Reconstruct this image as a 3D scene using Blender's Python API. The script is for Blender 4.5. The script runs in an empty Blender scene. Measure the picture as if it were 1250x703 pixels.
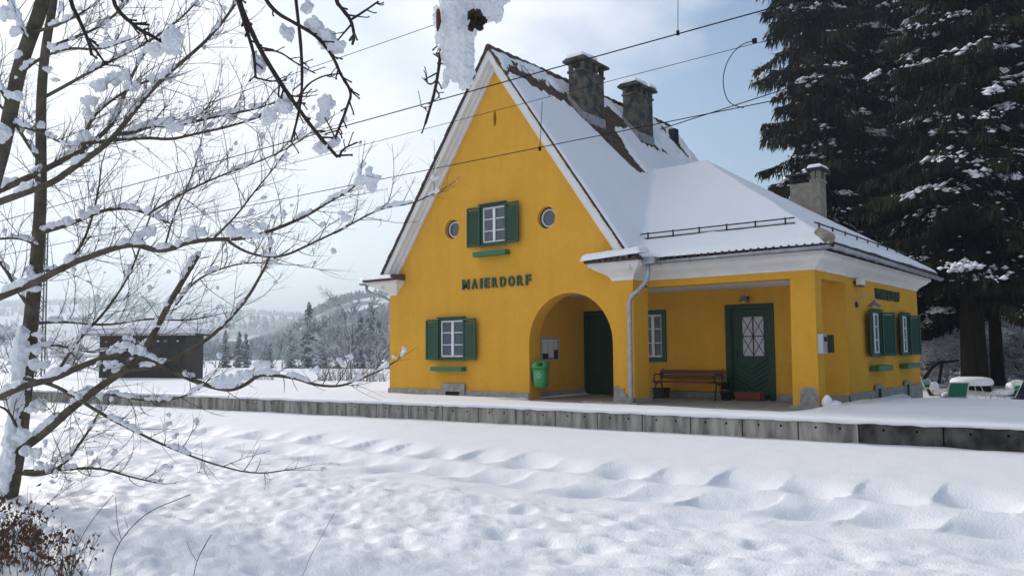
import bpy, math, random
import numpy as np
from mathutils import Vector, Matrix
random.seed(7); rng=np.random.default_rng(7)
S=bpy.context.scene; COL=S.collection
# ------------------------------------------------------------------ camera (solved from the building's geometry)
F_PX,YAW,PIT,ROL=988.925,0.6791226,0.0761043,-0.0079417
CAM=np.array([18.15527,-16.63451,1.27651])
cyw,syw=math.cos(YAW),math.sin(YAW)
FW=np.array([-syw*math.cos(PIT),cyw*math.cos(PIT),math.sin(PIT)]);_R=np.array([cyw,syw,0]);_U=np.cross(_R,FW)
RT=_R*math.cos(ROL)+_U*math.sin(ROL); UP=-_R*math.sin(ROL)+_U*math.cos(ROL)
def P3(px,py,t): return CAM+(FW+RT*(px-625)/F_PX-UP*(py-351.5)/F_PX)*t
def ground_at(px,t,z=0.0):
    p=P3(px,429,t); return (float(p[0]),float(p[1]),z)
cd=bpy.data.cameras.new('camera'); cam=bpy.data.objects.new('camera',cd); COL.objects.link(cam)
cd.sensor_width=36; cd.lens=36*F_PX/1250; cd.clip_start=.05; cd.clip_end=9000
M=Matrix(((RT[0],UP[0],-FW[0],CAM[0]),(RT[1],UP[1],-FW[1],CAM[1]),(RT[2],UP[2],-FW[2],CAM[2]),(0,0,0,1)))
cam.matrix_world=M; S.camera=cam
# ------------------------------------------------------------------ materials
def mat(name,col,rough=.8,metal=0,var=0,scale=6,col2=None,bump=0,bscale=40,spec=.5,thr=None,coords='Object',stretch=None,detail=6):
    m=bpy.data.materials.new(name); m.use_nodes=True; nt=m.node_tree; b=nt.nodes['Principled BSDF']
    b.inputs['Base Color'].default_value=(*col,1); b.inputs['Roughness'].default_value=rough
    b.inputs['Metallic'].default_value=metal; b.inputs['Specular IOR Level'].default_value=spec
    tc=nt.nodes.new('ShaderNodeTexCoord'); mp=nt.nodes.new('ShaderNodeMapping'); nt.links.new(tc.outputs[coords],mp.inputs[0])
    if stretch: mp.inputs['Scale'].default_value=stretch
    if var or col2:
        n=nt.nodes.new('ShaderNodeTexNoise'); n.inputs['Scale'].default_value=scale; n.inputs['Detail'].default_value=detail
        nt.links.new(mp.outputs[0],n.inputs['Vector'])
        r=nt.nodes.new('ShaderNodeValToRGB'); nt.links.new(n.outputs['Fac'],r.inputs[0])
        if thr: r.color_ramp.elements[0].position,r.color_ramp.elements[1].position=thr
        else: r.color_ramp.elements[0].position,r.color_ramp.elements[1].position=.3,.7
        c2=col2 if col2 else tuple(min(1,c*(1+var)) for c in col)
        c1=col if col2 else tuple(c*(1-var) for c in col)
        r.color_ramp.elements[0].color=(*c1,1); r.color_ramp.elements[1].color=(*c2,1)
        nt.links.new(r.outputs[0],b.inputs['Base Color'])
    if bump:
        n2=nt.nodes.new('ShaderNodeTexNoise'); n2.inputs['Scale'].default_value=bscale; n2.inputs['Detail'].default_value=5
        nt.links.new(mp.outputs[0],n2.inputs['Vector'])
        bp=nt.nodes.new('ShaderNodeBump'); bp.inputs['Strength'].default_value=bump; bp.inputs['Distance'].default_value=.02
        nt.links.new(n2.outputs['Fac'],bp.inputs['Height']); nt.links.new(bp.outputs[0],b.inputs['Normal'])
    return m
MT={}
MT['snow']=mat('snow',(.83,.835,.86),.55,bump=.5,bscale=42,spec=.3,detail=8)
MT['snow_roof']=mat('roof_snow',(.83,.84,.87),.6,bump=.5,bscale=14,spec=.3)
MT['snow_branch']=mat('branch_snow',(.84,.86,.90),.6,bump=.4,bscale=60,spec=.3)
_b=MT['snow_branch'].node_tree.nodes['Principled BSDF']; _b.inputs['Subsurface Weight'].default_value=.0
MT['yellow']=mat('yellow_render',(.77,.40,.046),.9,scale=1.1,col2=(.70,.36,.038),bump=.25,bscale=90,spec=.15)
def weather(m,streak=.16,blotch=.14):
    nt=m.node_tree; b=nt.nodes['Principled BSDF']; src=b.inputs['Base Color'].links[0].from_socket; tc=nt.nodes.new('ShaderNodeTexCoord'); cur=src
    for sc,st,lo,amt in ((1.0,(1.6,1.6,.22),.50,streak),(3.2,(1,1,1),.52,blotch),(14,(1,1,1),.5,blotch*.6)):
        mp=nt.nodes.new('ShaderNodeMapping'); mp.inputs['Scale'].default_value=st; nt.links.new(tc.outputs['Object'],mp.inputs[0])
        n=nt.nodes.new('ShaderNodeTexNoise'); n.inputs['Scale'].default_value=sc*2; n.inputs['Detail'].default_value=7; n.inputs['Roughness'].default_value=.65; nt.links.new(mp.outputs[0],n.inputs['Vector'])
        mr=nt.nodes.new('ShaderNodeMapRange'); mr.inputs[1].default_value=lo-.14; mr.inputs[2].default_value=lo+.16; mr.inputs[3].default_value=1-amt; mr.inputs[4].default_value=1; nt.links.new(n.outputs['Fac'],mr.inputs[0])
        v=nt.nodes.new('ShaderNodeVectorMath'); v.operation='SCALE'; nt.links.new(cur,v.inputs[0]); nt.links.new(mr.outputs[0],v.inputs['Scale']); cur=v.outputs[0]
    nt.links.new(cur,b.inputs['Base Color'])
weather(MT['yellow'],.075,.06)
MT['white']=mat('white_plaster',(.72,.71,.69),.8,var=.06,scale=2.5,bump=.12,bscale=60,spec=.2)
MT['plinth']=mat('grey_plinth',(.30,.29,.27),.9,var=.22,scale=7,bump=.5,bscale=50,spec=.2)
MT['green']=mat('green_paint',(.008,.062,.028),.42,var=.15,scale=9,spec=.4)
MT['green_light']=mat('green_box_paint',(.018,.135,.062),.5,var=.15,scale=9)
MT['green_door']=mat('dark_green_door',(.006,.040,.020),.45,var=.2,scale=5,spec=.35)
MT['letter']=mat('letter_green',(.010,.060,.030),.5)
MT['sash']=mat('white_sash',(.74,.75,.76),.5,var=.04)
MT['glass']=mat('window_glass',(.035,.05,.085),.06,spec=.9)
MT['curtain']=mat('curtain',(.55,.55,.56),.9,scale=22,col2=(.25,.26,.30),stretch=(1,1,.12),thr=(.4,.65))
MT['dark']=mat('near_black',(.01,.01,.01),.9)
MT['tile']=mat('roof_tile',(.045,.032,.026),.9,scale=11,col2=(.15,.095,.07),bump=.5,bscale=25,spec=.2)
MT['chimney']=mat('chimney_render',(.15,.135,.11),.95,scale=3.2,col2=(.045,.043,.040),thr=(.38,.62),bump=.6,bscale=28,spec=.1)
MT['chimney_light']=mat('chimney_rough_render',(.33,.30,.24),.95,scale=6,col2=(.20,.18,.15),bump=.8,bscale=22,spec=.1)
MT['zinc']=mat('zinc',(.34,.37,.40),.45,metal=.55,var=.18,scale=5)
MT['flash']=mat('zinc_flashing',(.33,.34,.35),.6,metal=.2,scale=9,col2=(.13,.12,.11),thr=(.5,.7))
MT['iron']=mat('dark_iron',(.025,.025,.028),.5,metal=.4)
MT['patch']=mat('bare_plaster',(.34,.33,.31),.95,scale=9,col2=(.18,.17,.155),bump=.6,bscale=30)
MT['concrete']=mat('platform_concrete',(.40,.385,.34),.95,scale=3.0,col2=(.15,.14,.125),thr=(.36,.66),bump=.6,bscale=30,stretch=(2.2,2.2,.35),spec=.15)
MT['concrete_dark']=mat('dark_concrete',(.105,.10,.088),.9,scale=2.6,col2=(.028,.027,.025),thr=(.40,.60),bump=.6,bscale=30,stretch=(1.2,1.2,.8),spec=.2)  # darker, blotchy concrete for the right-hand panels and the backing
MT['porch']=mat('porch_floor',(.23,.21,.19),.85,var=.15,scale=3)
MT['benchwood']=mat('bench_wood',(.115,.036,.018),.6,var=.25,scale=14,stretch=(.3,3,3))
MT['bin']=mat('green_plastic',(.030,.250,.070),.42,var=.06)
MT['grey_paint']=mat('grey_metal',(.42,.43,.44),.5,metal=.1)
MT['paper']=mat('paper',(.62,.63,.62),.8,scale=30,col2=(.30,.31,.31),thr=(.58,.66))
MT['blackwood']=mat('dark_boards',(.022,.017,.014),.9,scale=5,col2=(.05,.04,.033),stretch=(6,6,.4))
MT['red']=mat('terracotta',(.16,.035,.018),.7)
MT['bark']=mat('bark',(.066,.056,.042),.95,scale=6,col2=(.15,.13,.095),bump=1.0,bscale=45,spec=.1)
MT['twig']=mat('twig_bark',(.050,.038,.030),.9,var=.3,scale=5)
MT['dbark']=mat('dark_twig',(.032,.022,.017),.9,var=.3,scale=12,bump=.6,bscale=80)
MT['sbark']=mat('spruce_bark',(.014,.011,.009),.95,scale=4,col2=(.035,.028,.022),bump=1.0,bscale=14,stretch=(3,3,.5),spec=.1)
MT['needle']=mat('spruce_needles',(.009,.014,.009),.85,scale=.55,col2=(.080,.078,.038),thr=(.50,.74),spec=.12)
MT['needle_far']=mat('frost_haze_needles',(.06,.085,.10),.9,scale=.8,col2=(.34,.38,.43),thr=(.42,.72))  # frost, plus distance haze painted in as a lighter, bluer tone
MT['frost']=mat('frosted_twigs',(.12,.105,.095),.9,scale=1.6,col2=(.70,.71,.74),thr=(.34,.56))
MT['frost_brown']=mat('frosted_weeds',(.16,.115,.075),.9,scale=6,col2=(.55,.54,.53),thr=(.4,.65))
MT['leaf']=mat('dead_leaves',(.070,.022,.010),.8,scale=9,col2=(.17,.075,.026))
MT['chairgreen']=mat('chair_fabric',(.010,.16,.090),.6,var=.1)
MT['whiteplastic']=mat('white_frame',(.6,.62,.63),.5)
MT['wire']=mat('wire_metal',(.012,.012,.013),.9,spec=.1)
MT['blue']=mat('dark_blue_plastic',(.012,.018,.045),.4)
MT['galv']=mat('mast_steel',(.16,.15,.13),.7,metal=.2,var=.2)
# ------------------------------------------------------------------ object helpers
def tag(o,label=None,cat=None,group=None,kind=None):
    if label: o['label']=label
    if cat: o['category']=cat
    if group: o['group']=group
    if kind: o['kind']=kind
    return o
def Wm(o):
    if o.parent is None: return o.matrix_basis.copy()
    return Wm(o.parent)@o.matrix_parent_inverse@o.matrix_basis
def link(o,parent=None):
    COL.objects.link(o)
    if parent is not None:          # meshes are written in world coordinates
        o.parent=parent; o.matrix_parent_inverse=Wm(parent).inverted()
    return o
def thing(name,loc,label,cat,group=None,rz=0,scale=1):
    o=bpy.data.objects.new(name,None); o.empty_display_size=.3; COL.objects.link(o)
    o.location=loc; o.rotation_euler=(0,0,rz); o.scale=(scale,)*3
    return tag(o,label,cat,group)
def copy_tree(o,parent=None):
    c=o.copy(); COL.objects.link(c)
    if parent is not None: c.parent=parent
    for ch in list(o.children): copy_tree(ch,c)
    return c
def mesh_np(name,V,Fq,m,parent=None,smooth=False):
    V=np.asarray(V,dtype=np.float32); Fq=np.asarray(Fq,dtype=np.int32); k=Fq.shape[1]
    me=bpy.data.meshes.new(name); me.vertices.add(len(V)); me.vertices.foreach_set('co',V.ravel())
    me.loops.add(Fq.size); me.loops.foreach_set('vertex_index',Fq.ravel())
    me.polygons.add(len(Fq)); me.polygons.foreach_set('loop_start',np.arange(0,Fq.size,k,dtype=np.int32))
    me.polygons.foreach_set('use_smooth',np.full(len(Fq),smooth,dtype=bool))
    me.update(calc_edges=True); me.validate(); me.materials.append(m)
    o=bpy.data.objects.new(name,me)
    if name=='snow_cover': o['kind']='stuff'
    return link(o,parent)
class MB:
    def __init__(s,T=None): s.v=[];s.f=[];s.T=T
    def add(s,vs,fs):
        n=len(s.v)
        for p in vs:
            p=Vector(p); s.v.append(tuple(s.T@p) if s.T else tuple(p))
        s.f+=[tuple(i+n for i in f) for f in fs]
    def box(s,x0,x1,y0,y1,z0,z1):
        s.add([(x0,y0,z0),(x1,y0,z0),(x1,y1,z0),(x0,y1,z0),(x0,y0,z1),(x1,y0,z1),(x1,y1,z1),(x0,y1,z1)],
              [(0,3,2,1),(4,5,6,7),(0,1,5,4),(1,2,6,5),(2,3,7,6),(3,0,4,7)])
    def bar(s,a,b,w,h=None):
        h=h or w; a=Vector(a);b=Vector(b);d=(b-a).normalized(); u=Vector((0,0,1)) if abs(d.z)<.9 else Vector((1,0,0))
        l=d.cross(u).normalized(); u=l.cross(d).normalized(); vs=[]
        for p in (a,b):
            for i,j in ((-1,-1),(1,-1),(1,1),(-1,1)): vs.append(p+l*(i*w/2)+u*(j*h/2))
        s.add(vs,[(0,1,2,3),(7,6,5,4),(0,4,5,1),(1,5,6,2),(2,6,7,3),(3,7,4,0)])
    def tube(s,pts,rad,n=6,cap=True):
        pts=[Vector(p) for p in pts]; k=len(pts)
        if not hasattr(rad,'__len__'): rad=[rad]*k
        vs=[];prev=None
        for i,p in enumerate(pts):
            d=(pts[min(i+1,k-1)]-pts[max(i-1,0)]); d=d.normalized() if d.length>1e-9 else Vector((0,0,1))
            if prev is None: a=d.orthogonal().normalized()
            else:
                a=prev-d*prev.dot(d); a=a.normalized() if a.length>1e-6 else d.orthogonal().normalized()
            prev=a; b=d.cross(a)
            for j in range(n):
                t=2*math.pi*j/n; vs.append(p+(a*math.cos(t)+b*math.sin(t))*rad[i])
        fs=[(i*n+j,i*n+(j+1)%n,(i+1)*n+(j+1)%n,(i+1)*n+j) for i in range(k-1) for j in range(n)]
        if cap: fs+=[tuple(range(n-1,-1,-1)),tuple((k-1)*n+j for j in range(n))]
        s.add(vs,fs)
    def lathe(s,prof,c,n=16,sx=1,sy=1):
        vs=[];k=len(prof)
        for r,z in prof:
            for j in range(n):
                t=2*math.pi*j/n; vs.append((c[0]+r*sx*math.cos(t),c[1]+r*sy*math.sin(t),c[2]+z))
        s.add(vs,[(i*n+j,i*n+(j+1)%n,(i+1)*n+(j+1)%n,(i+1)*n+j) for i in range(k-1) for j in range(n)])
    def loft(s,rings):
        k=len(rings); n=len(rings[0]); vs=[p for r in rings for p in r]
        s.add(vs,[(i*n+j,i*n+(j+1)%n,(i+1)*n+(j+1)%n,(i+1)*n+j) for i in range(k-1) for j in range(n)]+[tuple(range(n-1,-1,-1)),tuple((k-1)*n+j for j in range(n))])
    def prism(s,poly,y0,y1):   # polygon in local xz, from y0 to y1
        n=len(poly); s.add([(x,y0,z) for x,z in poly]+[(x,y1,z) for x,z in poly],
              [tuple(range(n)),tuple(range(2*n-1,n-1,-1))]+[(i,i+n,(i+1)%n+n,(i+1)%n) for i in range(n)])
    def lump(s,c,r,sq=(1,1,.8),n=9,k=6,noise=.25,sd=None):
        rr=random.Random(sd if sd is not None else random.random()); vs=[]
        ph=[rr.uniform(0,6.28) for _ in range(6)]
        for i in range(k+1):
            th=math.pi*i/k
            for j in range(n):
                t=2*math.pi*j/n
                q=1+noise*(math.sin(2*t+ph[0])*.5+math.sin(3*t+ph[1]+th*2)*.4+math.sin(3*th+ph[2]+t)*.5)+rr.uniform(-.08,.08)*(0<i<k)
                vs.append((c[0]+r*sq[0]*q*math.sin(th)*math.cos(t),c[1]+r*sq[1]*q*math.sin(th)*math.sin(t),c[2]+r*sq[2]*q*math.cos(th)))
        s.add(vs,[(i*n+j,(i+1)*n+j,(i+1)*n+(j+1)%n,i*n+(j+1)%n) for i in range(k) for j in range(n)])
    def build(s,name,m,parent=None,smooth=False,bevel=0):
        me=bpy.data.meshes.new(name); me.from_pydata(s.v,[],s.f); me.update(); me.materials.append(m)
        if smooth: me.polygons.foreach_set('use_smooth',[True]*len(me.polygons))
        o=link(bpy.data.objects.new(name,me),parent)
        if name=='snow_cover' and len(s.v)>400: o['kind']='stuff'
        if bevel:
            b=o.modifiers.new('bevel','BEVEL'); b.width=bevel; b.segments=2; b.limit_method='ANGLE'
        return o
def frame(ox,oy,oz,dirn):
    # local x = along the wall, local -y = outward, local z = up
    if dirn=='S': return Matrix.Translation((ox,oy,oz))
    if dirn=='E': return Matrix.Translation((ox,oy,oz))@Matrix.Rotation(math.pi/2,4,'Z')
    if dirn=='W': return Matrix.Translation((ox,oy,oz))@Matrix.Rotation(-math.pi/2,4,'Z')
    if dirn=='N': return Matrix.Translation((ox,oy,oz))@Matrix.Rotation(math.pi,4,'Z')
def plate(name,outline,holes,y0,y1,T,m,parent):
    """wall slab with openings, outline and holes in local xz"""
    cu=bpy.data.curves.new(name,'CURVE'); cu.dimensions='2D'; cu.fill_mode='BOTH'; cu.extrude=(y1-y0)/2
    for poly in [outline]+holes:
        sp=cu.splines.new('POLY'); sp.points.add(len(poly)-1)
        for i,(x,z) in enumerate(poly): sp.points[i].co=(x,z,0,1)
        sp.use_cyclic_u=True
    o=bpy.data.objects.new('tmp',cu); COL.objects.link(o); dg=bpy.context.evaluated_depsgraph_get()
    me=bpy.data.meshes.new_from_object(o.evaluated_get(dg)); bpy.data.objects.remove(o); bpy.data.curves.remove(cu)
    A=Matrix(((1,0,0,0),(0,0,-1,(y0+y1)/2),(0,1,0,0),(0,0,0,1)))
    me.transform(T@A); me.materials.clear(); me.materials.append(m); me.name=name
    for p in me.polygons: p.use_smooth=False
    return link(bpy.data.objects.new(name,me),parent)
def circ(cx,cz,r,n=32): return [(cx+r*math.cos(2*math.pi*i/n),cz+r*math.sin(2*math.pi*i/n)) for i in range(n)]
def rect(x0,x1,z0,z1): return [(x0,z0),(x1,z0),(x1,z1),(x0,z1)]
# smooth value noise
_perm=rng.random((256,256))
def vnoise(x,y):
    x=np.asarray(x,float);y=np.asarray(y,float); xi=np.floor(x).astype(int);yi=np.floor(y).astype(int);fx=x-xi;fy=y-yi
    fx=fx*fx*(3-2*fx);fy=fy*fy*(3-2*fy); g=lambda a,b:_perm[a%256,b%256]
    return (g(xi,yi)*(1-fx)+g(xi+1,yi)*fx)*(1-fy)+(g(xi,yi+1)*(1-fx)+g(xi+1,yi+1)*fx)*fy-.5
def fbm(x,y,o=4):
    r=0;a=1
    for i in range(o): r=r+a*vnoise(x*2**i+i*17.3,y*2**i+i*9.1); a*=.5
    return r
def sstep(a,b,x): t=np.clip((x-a)/(b-a),0,1); return t*t*(3-2*t)
def snow_field(name,x0,x1,y0,y1,step,zf,inside,m,parent=None):
    """grid of snow: zf(x,y)->z, inside(x,y)->bool; sheet with kept cells only"""
    nx=int(round((x1-x0)/step))+1; ny=int(round((y1-y0)/step))+1
    X,Y=np.meshgrid(np.linspace(x0,x1,nx),np.linspace(y0,y1,ny)); Z=zf(X,Y); I=inside(X,Y)
    keep=I[:-1,:-1]&I[1:,:-1]&I[:-1,1:]&I[1:,1:]
    idx=np.arange(nx*ny).reshape(ny,nx); a=idx[:-1,:-1][keep];b=idx[:-1,1:][keep];c=idx[1:,1:][keep];d=idx[1:,:-1][keep]
    Fq=np.stack([a,b,c,d],1); used,inv=np.unique(Fq,return_inverse=True)
    V=np.stack([X.ravel(),Y.ravel(),Z.ravel()],1)[used]
    return mesh_np(name,V,inv.reshape(Fq.shape),m,parent,True)
def snow_pad(name,x0,x1,y0,y1,z,th,parent,amp=.02,step=.03,slope=(0,0),m=None,ed=None):
    ed=ed or th
    def zf(X,Y):
        d=np.minimum(np.minimum(X-x0,x1-X),np.minimum(Y-y0,y1-Y)); t=np.clip(d/ed,0,1)
        return z+slope[0]*(X-x0)+slope[1]*(Y-y0)+np.sqrt(np.clip(1-(1-t)**2,0,1))*(th+amp*fbm(X*3.1+x0,Y*3.1+y0))
    return snow_field(name,x0,x1,y0,y1,step,zf,lambda X,Y:np.ones_like(X,bool),m or MT['snow_roof'],parent)

# ------------------------------------------------------------------ terrain
EX=[-200,-60,-12,-5,1.6,6.6,10.3,13.7,16.4,40,200]; EY=[-38,-13.5,-5.25,-4.1,-3.35,-2.75,-2.45,-2.2,-1.96,0.1,14]
def edge(x): return np.interp(x,EX,EY)
rowA=[(x,-5.0+.08*math.sin(x*1.7)) for x in np.arange(-14,24,.74)]
def rowdips(x,v,off,v0,amp,sp,lx,ly,sk):
    u=(x-off)/sp; k=np.round(u); r1=_perm[(k.astype(int)*7)%256,3]-.5; r2=_perm[(k.astype(int)*5)%256,9]-.5
    dx=(u-k)*sp-r1*.30; dv=v-v0-r2*.22
    dx2=dx+sk*dv
    lx=lx*(1+r2*.5); return -amp*(1+r1*.9)*np.exp(-np.abs(dx2/lx)**2.0-np.abs(dv/ly)**1.9)
def ground_h(x,y):
    v=y-edge(x)
    z=-.30+.04*np.exp(-((v+2.2)/1.2)**2)-.045*np.exp(-((v)/.8)**2)+.02*fbm(x*1.7,v*2,2)*np.exp(-(v/.8)**2)
    vA=-5.0+.55*sstep(12,4,x)+.5*sstep(4,-4,x)
    for o_,a_ in ((0,1.),(-.03,.0)):
        pass
    near=.8+.2*sstep(-12,2,x)
    wob=.10*vnoise(x*.9,0*x+3)
    z=z+(rowdips(x,v+wob,.1,vA+.05,.12,.82,.36,.42,.45)+rowdips(x,v+wob,.47,vA-1.22,.12,.82,.36,.34,-.35)+rowdips(x,v+wob,.2,vA-2.1,.045,1.3,.4,.3,-.3))*near
    z=z+.045*np.exp(-((v+wob-vA+.60)/.20)**2)-.06*sstep(vA+1.0,vA-.3,v)      # snow ridge along the rail
    z=z+.02*fbm(x*4.3,v*4.0,2)*np.exp(-((v-vA+.6)/1.3)**2)
    z=z+.028*fbm(x*1.1,y*1.9+4)*sstep(-3.0,-5.2,v)+.010*fbm(x*2.5,y*2.5)
    foot=sstep(vA-1.6,vA-2.6,v)
    bum=fbm(x*2.1+3,y*3.6,3)
    z=z+foot*(.050*bum+.018*fbm(x*6.5,y*8.5,2)-.09*np.clip(vnoise(x*2.4+9,y*3.1+2)-.22,0,1)*1.6)
    z=z-foot*.10*sstep(vA-2.6,vA-7,v)
    rough=sstep(15.5,11.5,x)*foot
    z=z+rough*(.022*fbm(x*9+1,y*11,2)+.04*np.clip(fbm(x*3.7,y*4.4,2),0,1))
    sel=vnoise(np.floor(x*2.2)*.37+5,np.floor(v*2.6)*.53)   # scattered old footprints
    fx=x*2.2-np.floor(x*2.2)-.5; fv=v*2.6-np.floor(v*2.6)-.5
    z=z-foot*.055*(sel>.12)*np.exp(-(fx/.26)**2-(fv/.2)**2)
    # bank at the bottom left round the walnut trunk and the bush
    z=z+.22*np.exp(-(((x-9.6)/2.2)**2+((y+14.6)/1.8)**2))
    # behind the platform
    far=-.35+0*z
    back=sstep(.2,3.0,v); z=z*(1-back)+back*(-.14-.20*sstep(12.3,13.2,x)-.2*sstep(4.5,7,v))
    b2=sstep(9,26,v); z=z*(1-b2)+b2*(far+.06*fbm(x*.15,y*.15)+.02*fbm(x*.9,y*.9))
    left=sstep(35,95,v)*sstep(15,-25,x); z=z-left*1.3
    return z

def polar_sheet(name,radii,angs,hf,m,closed=False):
    Rr,A=np.meshgrid(radii,angs,indexing='ij'); X=CAM[0]+Rr*np.sin(A); Y=CAM[1]+Rr*np.cos(A); Z=hf(X,Y)
    n1,n2=Rr.shape; idx=np.arange(n1*n2).reshape(n1,n2)
    Fq=np.stack([idx[:-1,:-1].ravel(),idx[:-1,1:].ravel(),idx[1:,1:].ravel(),idx[1:,:-1].ravel()],1)
    return mesh_np(name,np.stack([X.ravel(),Y.ravel(),Z.ravel()],1),Fq,m,None,True)
_r=[.0,.4,1.2,2.2]
while _r[-1]<60: _r.append(_r[-1]*1.0065)
while _r[-1]<3600: _r.append(_r[-1]*1.06)
_fine=np.radians(np.arange(-76,-1.9,.16)); _coarse=np.radians(np.concatenate([np.arange(0,282,3.),[284.0]]))
angs=np.concatenate([_fine,_coarse])
tag(polar_sheet('ground',np.array(_r),angs,ground_h,MT['snow']),kind='structure')
# platform: packed snow sheet over the platform, with a rounded lip overhanging the concrete wall
xs=np.concatenate([np.arange(-40,-12,.5),np.arange(-12,26,.09),np.arange(26,60,.8)])
vs_=np.concatenate([[0,0,0,0,0,0,0],np.arange(.12,1.6,.07),np.arange(1.6,16,.22)])
Xp,Vp=np.meshgrid(xs,vs_); Yp=edge(Xp)+Vp
def plat_top(X,Y):
    v=Y-edge(X); z=.085+.02*fbm(X*.9,Y*1.3)+.006*fbm(X*5,Y*5,2)
    z=z+.10*sstep(12.2,14.5,X)*sstep(.6,2.4,v)*(1-.5*sstep(4.5,7.5,v))
    # swept / sheltered floor in front of the porch
    d=sstep(5.0,5.5,X)*(1-sstep(12.3,12.75,X)); z=z-.16*d*sstep(-1.5,-.55,Y)
    z=z-.07*sstep(-.9,-.1,Y)*sstep(-.6,0,X)*(1-sstep(4.9,5.2,X))
    z=z-.55*sstep(9,12,v)*(X<12.6)-.62*sstep(5.0,7.2,v)*(X>=12.6)
    return z
Zp=plat_top(Xp,Yp)
jag=.02*fbm(xs*5,xs*0+3,3)
lip=[(-.035,-.015),(-.075,-.004),(-.095,.02),(-.085,.05),(-.06,.072),(-.02,.083),(.05,.086)]
for i,(dv,z) in enumerate(lip):
    Yp[i]=edge(xs)+dv+(.02*fbm(xs*2.2,xs*0+i*.2,3)); Zp[i]=z+(jag if i<3 else 0)+(.008*fbm(xs*3,xs*0,2) if i>=3 else 0)
n1,n2=Xp.shape; idx=np.arange(n1*n2).reshape(n1,n2)
Fq=np.stack([idx[:-1,:-1].ravel(),idx[:-1,1:].ravel(),idx[1:,1:].ravel(),idx[1:,:-1].ravel()],1)
tag(mesh_np('platform',np.stack([Xp.ravel(),Yp.ravel(),Zp.ravel()],1),Fq,MT['snow'],None,True),kind='structure')
pw=thing('platform_wall',(0,-3.5,-.3),'long low wall of grey concrete slabs holding up the snowy platform','wall')
x=-16.0
while x<30:
    w=1.0 if x<13.6 else 1.27
    y0=float(edge(x));y1=float(edge(x+w)); a=math.atan2(y1-y0,w)
    T=Matrix.Translation((x,y0,0))@Matrix.Rotation(a,4,'Z'); L=math.hypot(w,y1-y0)
    o=plate('concrete_panel',rect(.012,L-.012,-.62,0.0),[circ(L*.3,-.11,.024,8),circ(L*.7,-.11,.024,8)],0,.10,T,MT['concrete_dark'] if 13.6<x<40 else MT['concrete'],pw)
    x+=w
bk=MB()
for i in range(len(EX)-1):
    if EX[i]>=-60 and EX[i+1]<=40: bk.bar((EX[i],EY[i]+.19,-.3),(EX[i+1],EY[i+1]+.19,-.3),.12,.58)
bk.build('backing_slab',MT['concrete_dark'],pw)
# ------------------------------------------------------------------ station building
B=thing('station_building',(6.3,5,0),'yellow rendered country station building with steep snowy gable and green shutters','building')
Y_=MT['yellow']
SL=1.41; ZR=9.45; XR=4.2
def zmain(x): return ZR-SL*abs(x-XR)
fac=[(0,-.3),(7.818,-.3)]+[]
arch=[(6.55+1.268*math.cos(t),1.42+1.268*math.sin(t)) for t in np.linspace(0,math.pi,29)]
out=[(0,-.3),(5.282,-.3)]+arch[::-1]+[(7.818,-.3),(8.4,-.3),(8.4,3.25),(8.1,3.78),(XR,9.27),(.3,3.78),(0,3.25)]
oval=[(4.17+.055*math.sin(2*math.pi*i/16)*abs(math.sin(2*math.pi*i/16))**.3,7.57+.23*math.cos(2*math.pi*i/16)) for i in range(16)]
FS=frame(0,0,0,'S')
plate('gable_wall',out,[rect(2.08,3.08,1.04,2.16),rect(3.67,4.58,4.13,5.2),circ(2.56,4.69,.275),circ(5.88,4.66,.285),oval],0,.45,FS,Y_,B)
w=MB()
w.box(7.82,8.4,.45,.69,-.3,3.2)                                      # pier return
w.build('pier',Y_,B)
w=MB(); w.box(0,.35,.452,10,-.3,3.2); w.build('wall',Y_,B)           # west wall
FP=frame(0,2.8,0,'S')
plate('porch_wall',[(4.75,-.3),(12.4,-.3),(12.4,2.95),(4.75,2.95)],[rect(7.02,7.68,1.0,2.24),rect(9.5,10.62,-.02,2.3),rect(5.16,6.2,-.02,2.34)],0,.3,FP,Y_,B)
w=MB(); w.box(4.77,5.12,.452,2.798,-.3,2.95); w.build('porch_side_wall',Y_,B)
FE=frame(12.4,0,0,'E')
plate('east_wall',rect(2.803,9.7,-.3,2.95),[rect(4.62,5.52,1.07,2.18),rect(7.5,8.4,1.07,2.18)],.0,.3,FE,Y_,B)
w=MB(); w.box(8.402,12.398,9.4,9.698,-.3,2.95); w.box(.352,8.4,9.7,10,-.3,3.2); w.build('wall',Y_,B)
# column with slightly battered sides, beams
c=MB(); c.loft([[(11.86,.67,-.25),(12.42,.67,-.25),(12.42,1.12,-.25),(11.86,1.12,-.25)],[(11.88,.69,2.758),(12.4,.69,2.758),(12.4,1.1,2.758),(11.88,1.1,2.758)]]); c.build('column',Y_,B)
c=MB(); c.box(8.402,12.398,.69,1.098,2.76,3.1); c.box(12.0,12.4,1.10,2.797,2.76,3.1); c.build('beam',Y_,B)
c=MB(); c.box(5.12,11.998,1.10,2.798,2.762,2.80); c.box(5.12,8.4,.452,1.098,2.762,2.80); c.build('porch_ceiling',MT['white'],B)
c=MB(); c.box(4.77,12.38,-.02,2.797,-.28,.0); c.build('porch_floor',MT['porch'],B)
# plinths
p=MB(); p.box(-.035,5.27,-.035,-.002,-.3,.17); p.box(7.83,8.43,-.04,-.002,-.3,.14); p.box(8.402,8.44,-.04,.73,-.3,.12); p.box(5.122,5.15,.45,2.79,0,.16)
p.box(6.3,9.4,2.765,2.798,0,.15); p.box(10.72,12.43,2.765,2.798,-.3,.17); p.box(12.402,12.44,2.765,9.73,-.3,.2)
p.box(-.035,-.002,-.002,10,-.3,.17)
p.box(7.0,8.5,-.14,-.045,-.3,.03); p.box(11.82,12.46,.55,.665,-.3,.05)
p.build('plinth',MT['plinth'],B)
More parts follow.
